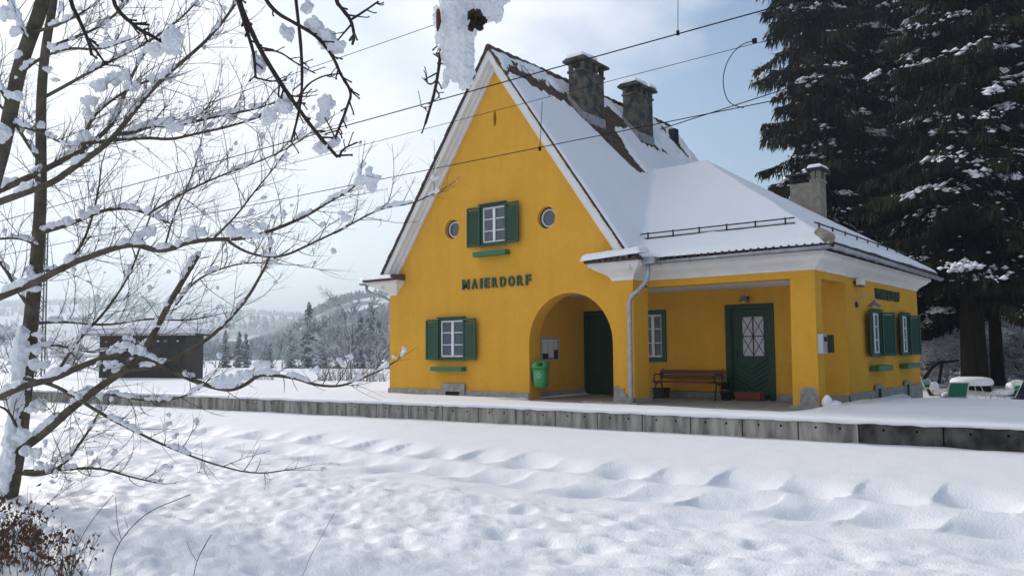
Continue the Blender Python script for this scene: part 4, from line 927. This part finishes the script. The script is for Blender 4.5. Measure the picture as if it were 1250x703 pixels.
HB=[([(70,-120),(84,0),(97,25),(108,50),(112,68)],5,3.4),([(108,50),(120,66),(130,80)],3,2),([(120,-130),(136,0),(148,18),(160,28),(172,38),(180,41),(200,53)],5,3.4),
 ([(270,-120),(290,0),(303,30),(318,62),(338,95),(362,130),(388,165),(412,192)],7,3.4),([(300,-110),(318,-10),(335,15),(359,28),(380,40),(394,52),(408,72),(416,92),(430,113),(424,130),(419,144),(413,158),(409,170)],4.5,2.6),
 ([(350,-120),(361,0),(367,50),(369,90),(368,120),(362,150),(355,174)],4.5,2.2),([(390,-110),(408,0),(420,14),(429,26),(433,45),(430,55)],5,3),([(429,24),(445,14),(462,2)],3.2,2),([(429,30),(416,45),(408,55)],2.6,1.6),
 ([(318,62),(340,62),(362,78),(385,90)],2.6,1.6),([(362,130),(372,105),(395,92),(418,90)],2.6,1.5),([(338,95),(350,118),(378,118)],2.4,1.4),([(414,192),(418,182),(436,174)],3,1.8),([(290,0),(302,40),(310,65),(312,95)],4.5,2.6),([(312,95),(330,100),(350,98)],2.6,1.6),([(410,170),(400,150),(392,135)],1.8,1.2),
 ([(545,-110),(543,0),(540,40),(537,75),(531,112),(524,135),(519,152)],5,2.6),([(566,-90),(562,0),(554,30),(546,62)],5.5,3.6),([(536,70),(529,66)],3,1.6),([(535,78),(541,78)],3,1.6),([(533,98),(526,104),(521,101)],2.4,1.5),([(531,108),(537,117),(534,120)],2.2,1.4),([(520,133),(514,130)],2,1.3),([(568,-40),(574,-6),(580,8)],3,2)]
for pts,w0,w1 in HB: 
    t0=2.9 if pts[0][0]<500 else 2.6
    o=mainbranch(NT,nt_,pts,w0,w1,t0,t0+.05,0,DB,'branch',snowy=0,wob=.02,knob=True,spurs=.38)
for (x,y,r,sx,sz) in [(212,48,.034,.9,1.35),(190,60,.028,1,.9),(386,30,.026,1.2,1),(400,48,.030,1.1,1.1),(410,60,.026,1.1,.9),(316,78,.022,.9,1.3),(345,132,.028,1.2,1.1),(328,140,.024,1,1.2),(400,128,.025,1.3,1),(395,140,.020,1,1.2),(395,182,.024,1.2,.9),(405,176,.02,1,1),(350,40,.022,.8,1.2),(392,180,.018,1,1),(375,10,.02,1,1)]:
    for k in range(3): NT.snow.lump(tuple(P3(x+NT.rr.uniform(-5,5),y+NT.rr.uniform(-5,5),2.95)),r*NT.rr.uniform(.7,1),(sx,sx,sz),12,8,.28)
for (x,y,r) in [(552,10,.05),(558,25,.052),(561,40,.052),(563,55,.050),(563,70,.044),(558,84,.036),(567,86,.030),(569,98,.020),(566,104,.014),(548,90,.016),(546,98,.010),(545,30,.034),(546,50,.034),(548,68,.030),(590,4,.045),(601,10,.038),(575,-8,.05),(567,100,.018),(544,104,.010),(538,20,.025),(555,-20,.06),(600,-15,.05)]:
    for k in range(2): NT.snow.lump(tuple(P3(x+NT.rr.uniform(-2,2),y,2.62+NT.rr.uniform(-.02,.02))),r*NT.rr.uniform(.85,1.05),(1,1,1.12),12,9,.20)
fuse(NT.snow.build('snow_cover',MT['snow_branch'],nt_,True),.0035,.014,.012)
m=MB(); rr=random.Random(2); c=Vector(P3(581,20,2.5))
for k in range(70):
    d=Vector((rr.gauss(0,1),rr.gauss(0,1),rr.gauss(-.2,1))).normalized(); a=c+d*rr.uniform(.005,.02); b=a+d*rr.uniform(.008,.022)+Vector((0,0,-.012)); q=d.orthogonal().normalized()*.008
    m.add([a-q,a+q,b+q*.8,b-q*.8,a+d*.004],[(0,1,2,3),(0,1,4)])
m.lump(tuple(c),.022,noise=.3,sd=2); m.build('seed_cluster',MT['leafdark'] if 'leafdark' in MT else DB,nt_)
m=MB(); c=Vector(P3(535,24,2.55)); m.lump(tuple(c),.022,(.45,.3,1.5),8,7,.25,sd=4); m.build('leaf',mat('curled_leaf',(.07,.025,.02),.8),nt_,True)
# brown leaved bush, bottom left
def clump(name,label,cat,px0,px1,tz,n,hgt,seed,leafy,m_s,group=None,zb=-.3,rad=.003):
    rr=random.Random(seed); p0=ground_at((px0+px1)/2,tz,zb); t=thing(name,p0,label,cat,group); ms=MB();ml=MB();msn=MB()
    for k in range(n):
        px=rr.uniform(px0,px1); tt=tz+rr.uniform(-.6,.6); b=Vector(ground_at(px,tt,0)); b.z=float(ground_h(np.array(b.x),np.array(b.y)))-.03
        h=hgt*rr.uniform(.45,1.1); d=Vector((rr.gauss(0,.25),rr.gauss(0,.25),1)); pts=[b];q=b.copy()
        for i in range(5): d=(d+Vector((rr.gauss(0,.14),rr.gauss(0,.14),-.02))).normalized(); q=q+d*h/5; pts.append(q.copy())
        ms.tube(pts,[rad*(1.2-.16*i) for i in range(6)],4,cap=False)
        for j in range(rr.randint(1,4)):
            i=rr.randint(2,4); e=pts[i]+Vector((rr.gauss(0,.09),rr.gauss(0,.09),rr.uniform(.03,.15)))*min(1,h*1.6); ms.tube([pts[i],e],[rad*.6,rad*.4],3,cap=False)
            if leafy and rr.random()<leafy:
                for _ in range(rr.randint(1,4)):
                    c=e+Vector((rr.gauss(0,.03),rr.gauss(0,.03),rr.gauss(-.01,.03))); L=rr.uniform(.025,.06); u=Vector((rr.gauss(0,1),rr.gauss(0,1),-1.2)).normalized()*L; v=u.orthogonal().normalized()*L*.28; w=u.cross(v).normalized()*L*.12
                    ml.add([c,c+u*.45+v+w,c+u,c+u*.45-v+w],[(0,1,2),(0,2,3)])
        if rr.random()<.25: msn.lump(tuple(pts[rr.randint(2,5)]),rr.uniform(.012,.03),noise=.3)
    ms.build('stems',m_s,t,True)
    if ml.v: ml.build('leaves',MT['leaf'],t)
    if msn.v: msn.build('snow_cover',MT['snow_branch'],t,True)
    return t
clump('bush','low bush with withered brown leaves at the foot of the snowy tree','bush',-60,58,6.6,150,.46,3,.95,MT['twig'])
clump('bush','thinner twiggy end of undergrowth poking from snow right of the brown bush','bush',55,118,6.4,46,.32,8,.28,MT['twig'])
def weed(px,tz,segs,label):
    z0=0; p0=ground_at(px,tz,-.35); t=thing('bare_shoot',p0,label,'shoot','bare shoots poking from the snow'); m=MB()
    for pts,w in segs: m.tube(smooth([Vector(P3(x,y,tz)) for x,y in pts],2),[w*.5*tz/F_PX]*1 if False else [w*.5*tz/F_PX*(1-.5*i/12) for i in range(len(smooth([Vector((0,0,0))]*len(pts),2)))] if False else w*.24*tz/F_PX,4)
    m.build('stem',MT['twig'],t,True)
weed(135,5.6,[([(134,705),(137,680),(148,658),(165,638),(185,622),(215,610),(233,603)],2.2),([(148,658),(143,640),(141,606)],1.4),([(146,662),(136,650),(132,642)],1.2),([(150,655),(158,650),(152,630)],1.0)],'forked bare shoot standing in snow right of the brown bush')
weed(235,5.4,[([(236,705),(240,684),(250,665),(258,652)],1.8),([(240,684),(232,672),(228,660)],1.2),([(244,676),(252,664)],1.0)],'short forked shoot at the bottom edge right of the tall forked one')
weed(90,5.8,[([(86,700),(92,672),(103,648),(122,622),(138,604)],1.6),([(95,665),(90,655)],1.2)],'slanting thin shoot between the brown bush and the forked one')
weed(372,5.4,[([(368,706),(378,680),(392,655),(408,626)],1.1)],'single faint slanting stalk at the bottom left of centre')
weed(20,5.9,[([(8,668),(30,640),(60,612),(92,588)],1.5),([(60,612),(80,606),(110,592)],1.0)],'long thin shoot leaning right in front of the tree trunk')
# ------------------------------------------------------------------ spruces
def spruce(name,H,zb,R,seed,dens=1.0,trunk_r=.42,top_cut=99):
    """prototype at the origin; parts: trunk, crown, snow_cover"""
    g=np.random.default_rng(seed); root=thing(name,(0,0,0),'x','tree')
    m=MB(); m.tube([(0,0,-.5),(0,0,0),(.02,0,.6),(0,0,3),(.05,.05,H*.5),(0,0,H*.97)],[trunk_r*1.35,trunk_r*1.15,trunk_r,trunk_r*.88,trunk_r*.5,.03],12); m.build('trunk',MT['sbark'],root,True)
    lim=MB(); Q=[];SN=[]
    z=zb
    while z<H-.3:
        fr=(z-zb)/(H-zb); k=(1-fr); Lz=R*(k**.62); nb=6 if z<18 else 4
        for j in range(nb):
            if g.random()<.22: continue
            az=g.uniform(0,2*math.pi); L=Lz*g.uniform(.6,1.12)*(.75+.5*(fr<.1)*g.random()); zz=z+g.uniform(-.2,.2)
            o=np.array([math.cos(az),math.sin(az),0]); pr=np.array([-o[1],o[0],0])
            droop=.42*g.uniform(.6,1.3)
            cz=lambda s:(-droop*L*s**1.15+.26*L*np.clip(s-.55,0,1)**1.5*1.3)
            ss=np.linspace(0,1,6); 
            if L>.8: lim.tube([tuple(o*L*s+np.array([0,0,zz+cz(s)])) for s in ss],[.045*(L/4)*(1.15-s)+.006 for s in ss],4,cap=False)
            dd=dens*(1 if z<17 else .55)
            n=int(L*L*17*dd+L*22*dd)+8
            s=g.random(n)**.75; w=(.42*(1-s)+.06)*min(L,3.2)*.62; lat=g.uniform(-1,1,n)*w
            C=o[None]*(L*s)[:,None]+pr[None]*lat[:,None]; C[:,2]+=zz+cz(s)-.22*np.abs(lat)
            ln=g.uniform(.18,.75,n)*(.75+.5*(1-s)); wd_=g.uniform(.025,.07,n)
            dn=o[None]*g.uniform(-.05,.5,n)[:,None]+pr[None]*(np.sign(lat)*g.uniform(0,.4,n))[:,None]+np.array([0,0,-1.])[None]*g.uniform(.55,1.2,n)[:,None]
            dn/=np.linalg.norm(dn,axis=1)[:,None]
            a2=g.uniform(0,2*math.pi,n); hd=np.stack([np.cos(a2),np.sin(a2),np.zeros(n)],1)
            q=np.stack([C-hd*wd_[:,None]*.5,C+hd*wd_[:,None]*.5,C+dn*(ln*.55)[:,None]+hd*(wd_*.62)[:,None],C+dn*ln[:,None]],1)
            q2=np.stack([C-hd*wd_[:,None]*.5,C+dn*ln[:,None],C+dn*(ln*.6)[:,None]-hd*(wd_*.7)[:,None],C-hd*wd_[:,None]*.6],1)
            Q.append(q);Q.append(q2[:,[0,1,2,2]][:, [0,1,2,3]])
            # sprays along the axis giving the feathery outline
            n3=int(L*9*dd)+3; s3=g.random(n3)**.6; C3=o[None]*(L*s3)[:,None]; C3[:,2]+=zz+cz(s3)
            d3=o[None]*g.uniform(.3,1,n3)[:,None]+pr[None]*g.uniform(-1,1,n3)[:,None]+np.array([0,0,1.])[None]*g.uniform(-.5,.15,n3)[:,None]; d3/=np.linalg.norm(d3,axis=1)[:,None]
            l3=g.uniform(.12,.38,n3); u3=np.cross(d3,np.array([0,0,1.])); u3/=np.linalg.norm(u3,axis=1)[:,None]+1e-9
            Q.append(np.stack([C3-u3*.03,C3+u3*.03,C3+d3*l3[:,None]+u3*.012,C3+d3*l3[:,None]-u3*.012],1))
            # snow: mostly bare, some branches still loaded along their upper side
            ld=g.random()*1.0
            ns=int(L*g.uniform(12,32)) if ld<.48 else int(L*2.4)
            c0=g.uniform(.3,.95)
            s4=np.clip(g.normal(c0,.16,ns),.1,1.0) if ld<.48 else g.random(ns); C4=o[None]*(L*s4)[:,None]+pr[None]*(g.normal(0,.20,ns)*(1.25-s4)*min(L,3))[:,None]; C4[:,2]+=zz+cz(s4)+g.uniform(-.18,.06,ns)
            r4=(.02+.12*g.random(ns)**2.0)*(1.2 if ld<.48 else .6)
            sh=o[None]*g.uniform(.7,2.2,ns)[:,None]; SN.append((C4,r4,np.repeat(o[None],ns,0),np.repeat(pr[None],ns,0),g.uniform(.7,1.9,ns),g.uniform(.35,.8,ns),np.full(ns,-droop)))
        z+=.33 if z<18 else .5
    lim.build('limb_wood',MT['sbark'],root,True).name='limbs'
    q=np.concatenate(Q,0); V=q.reshape(-1,3); Fq_=np.arange(len(V)).reshape(-1,4)
    mesh_np('crown',V,Fq_,MT['needle'],root)
    C4=np.concatenate([x[0] for x in SN]);r4=np.concatenate([x[1] for x in SN]);o4=np.concatenate([x[2] for x in SN]);p4=np.concatenate([x[3] for x in SN]);e4=np.concatenate([x[4] for x in SN]);f4=np.concatenate([x[5] for x in SN]);dr=np.concatenate([x[6] for x in SN])
    ax=o4+np.array([0,0,1.])[None]*dr[:,None]; up=np.array([0,0,1.])[None]
    N=len(C4); j=g.uniform(.7,1.3,(N,6))
    pts=np.stack([C4+ax*(r4*e4*j[:,0])[:,None],C4+p4*(r4*j[:,1])[:,None],C4-ax*(r4*e4*j[:,2])[:,None],C4-p4*(r4*j[:,3])[:,None],C4+up*(r4*f4*j[:,4])[:,None],C4-up*(r4*f4*.5*j[:,5])[:,None]],1)
    base=np.arange(N)[:,None,None]*6; tri=np.array([(0,1,4),(1,2,4),(2,3,4),(3,0,4),(1,0,5),(2,1,5),(3,2,5),(0,3,5)])[None]
    mesh_np('snow_cover',pts.reshape(-1,3),(base+tri).reshape(-1,3),MT['snow_branch'],root,True)
    return root
spA=spruce('spruce_tree',31,4.4,5.3,1,1.3,.46)
spB=spruce('spruce_tree',31,3.9,4.8,2,1.3,.28)
GS='tall dark spruces behind the station'
def place(o,px,t,z,rz,sc,label,group=GS):
    o.location=ground_at(px,t,z); o.rotation_euler=(0,0,rz); o.scale=(sc,)*3; tag(o,label,None,group); return o
place(spA,1188,30.5,-.35,.4,1.0,'huge dark spruce with the thickest trunk, standing behind the garden table')
place(spB,1216,34,-.35,1.1,.95,'spruce with a slimmer trunk just right of the thickest one')
place(copy_tree(spB),1010,37.0,-.1,2.2,1.08,'dark spruce whose left side hangs over open sky behind the third chimney')
place(copy_tree(spA),1098,39,-.1,3.3,1.06,'dark spruce filling the gap between the third chimney and the thickest trunk')
place(copy_tree(spB),1058,43,-.1,1.7,1.12,'dark spruce between the sky edge and the gap filling one, its top above the frame')
place(copy_tree(spB),1290,31,-.05,4.4,1.1,'spruce at the right edge with its trunk out of view')
# ------------------------------------------------------------------ frosted thicket, distant trees
def frost_tree(name,H,seed,lvl=5,spread=.55,r0=.12,stems=1,mt=None,first=.32,rmin=.012):
    rr=random.Random(seed); root=thing(name,(0,0,0),'x','tree'); mb=MB(); tr=MB()
    def rec(p,d,L,r,k,mbx):
        n=3; pts=[p];q=p.copy()
        for i in range(n): d=(d+Vector((rr.gauss(0,.1),rr.gauss(0,.1),rr.gauss(.02,.06)))).normalized(); q=q+d*L/n; pts.append(q.copy())
        mbx.tube(pts,[r*(1-.1*i) for i in range(n+1)],5 if k==0 else 3,cap=False)
        if k>=lvl: return
        nb=rr.randint(3,4) if k else rr.randint(4,5)
        for j in range(nb):
            a=rr.uniform(0,6.28); u=d.orthogonal().normalized(); v=d.cross(u); s=(u*math.cos(a)+v*math.sin(a)); dd=(d+s*rr.uniform(.4,1.0)*spread*1.6).normalized()
            i=rr.randint(1,n) if j else n; rec(pts[i],dd,L*rr.uniform(.55,.8),max(r*.55,rmin),k+1,mb)
    for s_ in range(stems):
        a=rr.uniform(0,6.28); d=Vector((math.cos(a)*.35*(stems>1),math.sin(a)*.35*(stems>1),1)).normalized(); rec(Vector((math.cos(a)*.25*(stems>1),math.sin(a)*.25*(stems>1),-.3)),d,H*first,r0,0,tr)
    tr.build('trunk' if stems==1 else 'stems',MT['frost'],root); mb.build('crown' if stems==1 else 'twigs',mt or MT['frost'],root); return root
shA=frost_tree('snowy_shrub',2.9,11,4,.9,.035,9,None,.30); shB=frost_tree('snowy_shrub',3.4,12,4,.8,.04,8,None,.32)
def shrub_snow(root,H,n,seed):
    g=np.random.default_rng(seed); th=g.uniform(0,2*math.pi,n); r=g.random(n)**.5*H*.55; z=g.random(n)*H*.8+.2; C=np.stack([r*np.cos(th),r*np.sin(th),z],1); N=n; r4=g.uniform(.02,.07,n)
    pts=np.stack([C+np.array([1,0,0])*(r4*g.uniform(.8,2,N))[:,None],C+np.array([0,1,0])*r4[:,None],C-np.array([1,0,0])*(r4*g.uniform(.8,2,N))[:,None],C-np.array([0,1,0])*r4[:,None],C+np.array([0,0,1])*(r4*.6)[:,None],C-np.array([0,0,1])*(r4*.3)[:,None]],1)
    tri=np.array([(0,1,4),(1,2,4),(2,3,4),(3,0,4),(1,0,5),(2,1,5),(3,2,5),(0,3,5)])[None]; mesh_np('snow_cover',pts.reshape(-1,3),(np.arange(N)[:,None,None]*6+tri).reshape(-1,3),MT['snow_branch'],root,True)
shrub_snow(shA,2.9,2200,3); shrub_snow(shB,3.4,2400,4)
GT='snow covered shrubs under the spruces'
k=0
for px,t,z,sc in [(1138,36,-.35,1.0),(1160,39,-.35,1.15),(1230,38,-.35,1.1),(1252,36,-.35,1.2),(1145,47,-.1,1.5),(1178,50,-.1,1.6),(1205,46,-.1,1.5),(1245,50,-.1,1.7),(1275,42,-.1,1.3),(1215,58,-.1,1.8),(1130,60,-.1,1.7),(1165,64,-.1,1.8)]:
    o=(shA,shB)[k] if k<2 else copy_tree((shA,shB)[k%2]); place(o,px,t,z,k*1.3,sc,'frosted shrub in the snowy thicket behind the garden furniture',GT); k+=1
# leaning dark dead branch left of the big trunk
t=thing('dead_branch',ground_at(1135,31,-.05),'dark broken branch leaning in the snow right behind the station corner','branch')
m=MB(); m.tube([Vector(P3(1126,466,30)),Vector(P3(1138,448,30.5)),Vector(P3(1148,442,31)),Vector(P3(1170,440,31.5))],[.07,.06,.05,.03],6); m.tube([Vector(P3(1146,468,31)),Vector(P3(1150,443,31))],.06,6); m.build('wood',MT['sbark'],t,True)
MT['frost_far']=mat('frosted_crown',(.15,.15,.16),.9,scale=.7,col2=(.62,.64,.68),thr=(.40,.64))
dtA=frost_tree('frosted_tree',12,31,5,.62,.18,1,MT['frost_far'],.30,.026); dtB=frost_tree('frosted_tree',10,32,5,.75,.15,1,MT['frost_far'],.27,.026)
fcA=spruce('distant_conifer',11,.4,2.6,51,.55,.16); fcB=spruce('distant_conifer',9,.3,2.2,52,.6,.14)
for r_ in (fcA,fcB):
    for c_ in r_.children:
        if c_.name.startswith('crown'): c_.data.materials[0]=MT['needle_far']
GD='frosted trees across the snowy field'; GC='frosted conifers across the snowy field'
for i,(px,t,sc) in enumerate([(425,88,1.2),(448,90,1.1),(402,100,.95),(470,96,.85),(345,120,.72),(320,124,.7),(262,118,.75),(250,128,.7),(365,128,.6),(432,120,.9),(120,80,.75),(85,95,.8),(15,70,.75),(-20,80,.8),(60,110,.8),(148,120,.8),(458,76,.6),(488,95,.9),(225,125,.7),(100,72,.5),(0,92,.8)]):
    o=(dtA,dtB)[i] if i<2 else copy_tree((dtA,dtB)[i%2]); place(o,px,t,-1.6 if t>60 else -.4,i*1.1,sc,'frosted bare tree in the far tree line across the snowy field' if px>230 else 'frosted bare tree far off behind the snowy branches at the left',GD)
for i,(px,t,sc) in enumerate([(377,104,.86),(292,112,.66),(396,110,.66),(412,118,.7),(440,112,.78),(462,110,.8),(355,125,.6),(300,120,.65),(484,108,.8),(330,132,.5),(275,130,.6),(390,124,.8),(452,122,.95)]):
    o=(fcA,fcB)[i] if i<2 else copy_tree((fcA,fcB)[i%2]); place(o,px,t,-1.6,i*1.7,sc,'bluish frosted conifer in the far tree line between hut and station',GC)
clump('dry_bush','frosted brown bush in the field just left of the station','bush',390,430,44,90,1.1,5,0,MT['frost_brown'],'frosted weeds beyond the platform',-.35,.012)
clump('dry_bush','second frosted brown bush touching the station corner from the left','bush',432,470,42,90,.95,6,0,MT['frost_brown'],'frosted weeds beyond the platform',-.35,.012)
clump('dry_bush','dark low frosted bush in the field nearer the hut','bush',310,335,46,60,.9,7,0,MT['frost'],'frosted weeds beyond the platform',-.35,.012)
# ------------------------------------------------------------------ hills with woods
def hill(name,prof,d0,d1,zbase,m_,nz=14,amp=.03):
    px=np.array([p for p,_ in prof],float); hh=np.array([h for _,h in prof],float); X=np.linspace(px[0],px[-1],420); Hh=np.interp(X,px,hh)
    V=[]
    az=np.arctan((X-625)/F_PX)
    for i in range(nz+1):
        k=i/nz; D=d0+(d1-d0)*k; e=math.sin(k*math.pi/2)**1.6
        crest=(Hh/F_PX)*d1/np.cos(az)*1.0+CAM[2]
        Z=zbase+(crest-zbase)*e+(crest-zbase)*amp*fbm(X*.03,np.full_like(X,i*.5),4)*math.sin(k*math.pi)
        f2=np.array([FW[0],FW[1]])/math.hypot(FW[0],FW[1]); r2=np.array([RT[0],RT[1]])/math.hypot(RT[0],RT[1])
        ux=f2[0]*D+r2[0]*D*np.tan(az); uy=f2[1]*D+r2[1]*D*np.tan(az)
        V.append(np.stack([CAM[0]+ux,CAM[1]+uy,Z],1))
    # back side
    for k in (1.15,1.5):
        D=d1*k; V.append(np.stack([CAM[0]+f2[0]*D+r2[0]*D*np.tan(az),CAM[1]+f2[1]*D+r2[1]*D*np.tan(az),np.where(k<1.3,zbase+(crest-zbase)*.7,zbase-5)+0*az],1))
    n=len(V); idx=np.arange(n*len(X)).reshape(n,len(X)); Fq=np.stack([idx[:-1,:-1].ravel(),idx[:-1,1:].ravel(),idx[1:,1:].ravel(),idx[1:,:-1].ravel()],1)
    tag(mesh_np(name,np.concatenate(V),Fq,m_,None,True),kind='structure'); return V,X
hm1=mat('hill_far',(.70,.72,.76),.9,scale=.006,col2=(.10,.12,.12),thr=(.50,.56),detail=5)
hm2=mat('hill_near',(.72,.74,.78),.9,scale=.014,col2=(.08,.09,.085),thr=(.50,.56),detail=6)
far=[(-700,40),(-300,38),(-100,40),(0,48),(60,50),(130,55),(165,58),(190,50),(215,38),(250,37),(300,44),(350,41),(390,38),(480,36),(700,34),(1000,30),(1300,34),(1700,30),(2200,40)]
near=[(200,-2),(300,4),(340,14),(365,26),(385,42),(410,54),(440,60),(470,64),(500,62),(560,48),(640,30),(760,22),(900,26),(1080,30),(1250,40),(1500,46),(2000,40)]
Vf,Xf=hill('hill_far',far,500,1500,-3,hm1); Vn,Xn=hill('hills',near,260,620,-2.2,hm2)
def wood(name,V,X,rows,n,h,seed,dens,m_,label):
    g=np.random.default_rng(seed); P=[]
    for i,w in rows:
        A=V[i];Bn=V[min(i+1,len(V)-1)]; c=int(n*w); f=g.random(c)*(len(X)-2); k=f.astype(int); u=(f-k)[:,None]; v=g.random(c)[:,None]
        p=(A[k]*(1-u)+A[k+1]*u)*(1-v)+(Bn[k]*(1-u)+Bn[k+1]*u)*v
        keep=fbm(p[:,0]*dens,p[:,1]*dens,3)>((-.02 if i<12 else -.35) if name!='forest_slope' else -.18); P.append(p[keep])
    P=np.concatenate(P); N=len(P); H=h*g.uniform(.6,1.25,N); R=H*g.uniform(.16,.30,N); a=np.linspace(0,2*math.pi,6,endpoint=False); a=a[None]+g.uniform(0,1,N)[:,None]
    b=np.stack([P[:,0][:,None]+R[:,None]*np.cos(a)*g.uniform(.6,1.3,(N,6)),P[:,1][:,None]+R[:,None]*np.sin(a),P[:,2][:,None]+(H*.12)[:,None]*g.uniform(-1,1,(N,6))],2)
    mid=np.stack([P[:,0][:,None]+R[:,None]*.75*np.cos(a+.5)*g.uniform(.5,1.2,(N,6)),P[:,1][:,None]+R[:,None]*.75*np.sin(a+.5),P[:,2][:,None]+(H*.5)[:,None]*g.uniform(.8,1.2,(N,6))],2)
    tp=(P+np.stack([0*H,0*H,H],1))[:,None]
    V_=np.concatenate([b,mid,tp],1).reshape(-1,3); base=np.arange(N)[:,None,None]*13; tri=[]
    for j in range(6): j2=(j+1)%6; tri+=[(j,j2,6+j),(j2,6+j2,6+j),(6+j,6+j2,12)]
    o=mesh_np(name,V_,(base+np.array(tri)[None]).reshape(-1,3),m_); tag(o,label,'wood',None,'stuff')
MT['woodfar']=mat('frosted_forest',(.08,.10,.11),.95,scale=.05,col2=(.32,.36,.40),thr=(.40,.72))
wood('distant_forest',Vf,Xf,[(13,1.2),(12,.8),(11,.6),(9,.5),(7,.4),(5,.3)],3200,8,1,.004,MT['woodfar'],'hazy forest along the crest of the far hills')
wood('forest_slope',Vn,Xn,[(13,.9),(12,.9),(11,.9),(10,.8),(9,.7),(8,.6),(7,.5),(6,.4),(5,.4),(3,.4),(1,.5)],3200,5.5,2,.011,MT['woodfar'],'blue frosted forest covering the nearer hill left of the station')
# ------------------------------------------------------------------ world and light
def setup_world():
    w=bpy.data.worlds.new('World'); S.world=w; w.use_nodes=True; nt=w.node_tree; bg=nt.nodes['Background']; L=nt.links.new
    sky=nt.nodes.new('ShaderNodeTexSky'); sky.sky_type='NISHITA'; sky.sun_disc=False; sky.sun_elevation=SUN_EL; sky.sun_rotation=math.atan2(sund.x,sund.y)
    tc=nt.nodes.new('ShaderNodeTexCoord'); mp=nt.nodes.new('ShaderNodeMapping'); mp.inputs['Scale'].default_value=(1,1,2.2); L(tc.outputs['Generated'],mp.inputs[0])
    n=nt.nodes.new('ShaderNodeTexNoise'); n.inputs['Scale'].default_value=2.6; n.inputs['Detail'].default_value=8; n.inputs['Roughness'].default_value=.55; n.inputs['Distortion'].default_value=.25; L(mp.outputs[0],n.inputs['Vector'])
    d=nt.nodes.new('ShaderNodeVectorMath'); d.operation='DOT_PRODUCT'; d.inputs[1].default_value=(.777,.629,.0); L(tc.outputs['Generated'],d.inputs[0])
    a=nt.nodes.new('ShaderNodeMath'); a.operation='MULTIPLY_ADD'; a.inputs[1].default_value=-2.1; a.inputs[2].default_value=.56; L(d.outputs['Value'],a.inputs[0])   # thicker to the left
    b=nt.nodes.new('ShaderNodeMath'); b.operation='MULTIPLY_ADD'; b.inputs[1].default_value=3.4; L(n.outputs['Fac'],b.inputs[0]); b.inputs[2].default_value=-1.75
    c=nt.nodes.new('ShaderNodeMath'); c.operation='ADD'; c.use_clamp=True; L(a.outputs[0],c.inputs[0]); L(b.outputs[0],c.inputs[1])
    cr=nt.nodes.new('ShaderNodeValToRGB'); cr.color_ramp.elements[0].position=.0; cr.color_ramp.elements[1].position=1.; L(c.outputs[0],cr.inputs[0])
    # cloud brightness varies with a second noise
    n2=nt.nodes.new('ShaderNodeTexNoise'); n2.inputs['Scale'].default_value=1.9; n2.inputs['Detail'].default_value=6; L(mp.outputs[0],n2.inputs['Vector'])
    cc=nt.nodes.new('ShaderNodeValToRGB'); e=cc.color_ramp.elements; e[0].position=.3; e[1].position=.7; e[0].color=(*CLOUD_D,1); e[1].color=(*CLOUD_B,1); L(n2.outputs['Fac'],cc.inputs[0])
    # veil glow round the hidden sun
    ds=nt.nodes.new('ShaderNodeVectorMath'); ds.operation='DOT_PRODUCT'; ds.inputs[1].default_value=tuple(sund); L(tc.outputs['Generated'],ds.inputs[0])
    mr=nt.nodes.new('ShaderNodeMapRange'); mr.inputs[1].default_value=-.2; mr.inputs[2].default_value=.8; mr.inputs[3].default_value=.84; mr.inputs[4].default_value=1.04; L(ds.outputs['Value'],mr.inputs[0])
    vm=nt.nodes.new('ShaderNodeVectorMath'); vm.operation='SCALE'; L(cc.outputs[0],vm.inputs[0]); L(mr.outputs[0],vm.inputs['Scale'])
    vs=nt.nodes.new('ShaderNodeVectorMath'); vs.operation='SCALE'; vs.inputs['Scale'].default_value=SKYK; L(sky.outputs[0],vs.inputs[0])
    mx=nt.nodes.new('ShaderNodeMixRGB'); L(cr.outputs[0],mx.inputs[0]); L(vs.outputs[0],mx.inputs[1]); L(vm.outputs[0],mx.inputs[2])
    L(mx.outputs[0],bg.inputs[0]); bg.inputs[1].default_value=.10
SUN_EL=math.radians(26); SUN_AZ=math.radians(-83)      # azimuth from +Y, clockwise positive
sund=Vector((math.sin(SUN_AZ)*math.cos(SUN_EL),math.cos(SUN_AZ)*math.cos(SUN_EL),math.sin(SUN_EL)))
CLOUD_D=(7.3,7.7,8.6); CLOUD_B=(8.6,8.8,9.3); SKYK=1.15
setup_world()
sl_=bpy.data.lights.new('sun','SUN'); sl_.energy=2.3; sl_.angle=math.radians(8); sl_.color=(1,.95,.87)
so=bpy.data.objects.new('sun',sl_); COL.objects.link(so); so.rotation_euler=sund.to_track_quat('Z','Y').to_euler()
HAZE=.00095
if HAZE:
    m=MB(); m.box(-2300,2300,-2300,2300,-7.5,112); hz=m.build('haze',bpy.data.materials.new('haze_air'))
    hm=hz.data.materials[0]; hm.use_nodes=True; nt=hm.node_tree; nt.nodes.remove(nt.nodes['Principled BSDF'])
    v=nt.nodes.new('ShaderNodeVolumePrincipled'); v.inputs['Color'].default_value=(.78,.89,1,1); v.inputs['Density'].default_value=HAZE; v.inputs['Anisotropy'].default_value=.45
    nt.links.new(v.outputs[0],nt.nodes['Material Output'].inputs['Volume']); tag(hz,kind='stuff')
S.view_settings.view_transform='Standard'; S.view_settings.look='None'; S.view_settings.exposure=0.33; S.view_settings.gamma=1
S.render.engine='CYCLES'
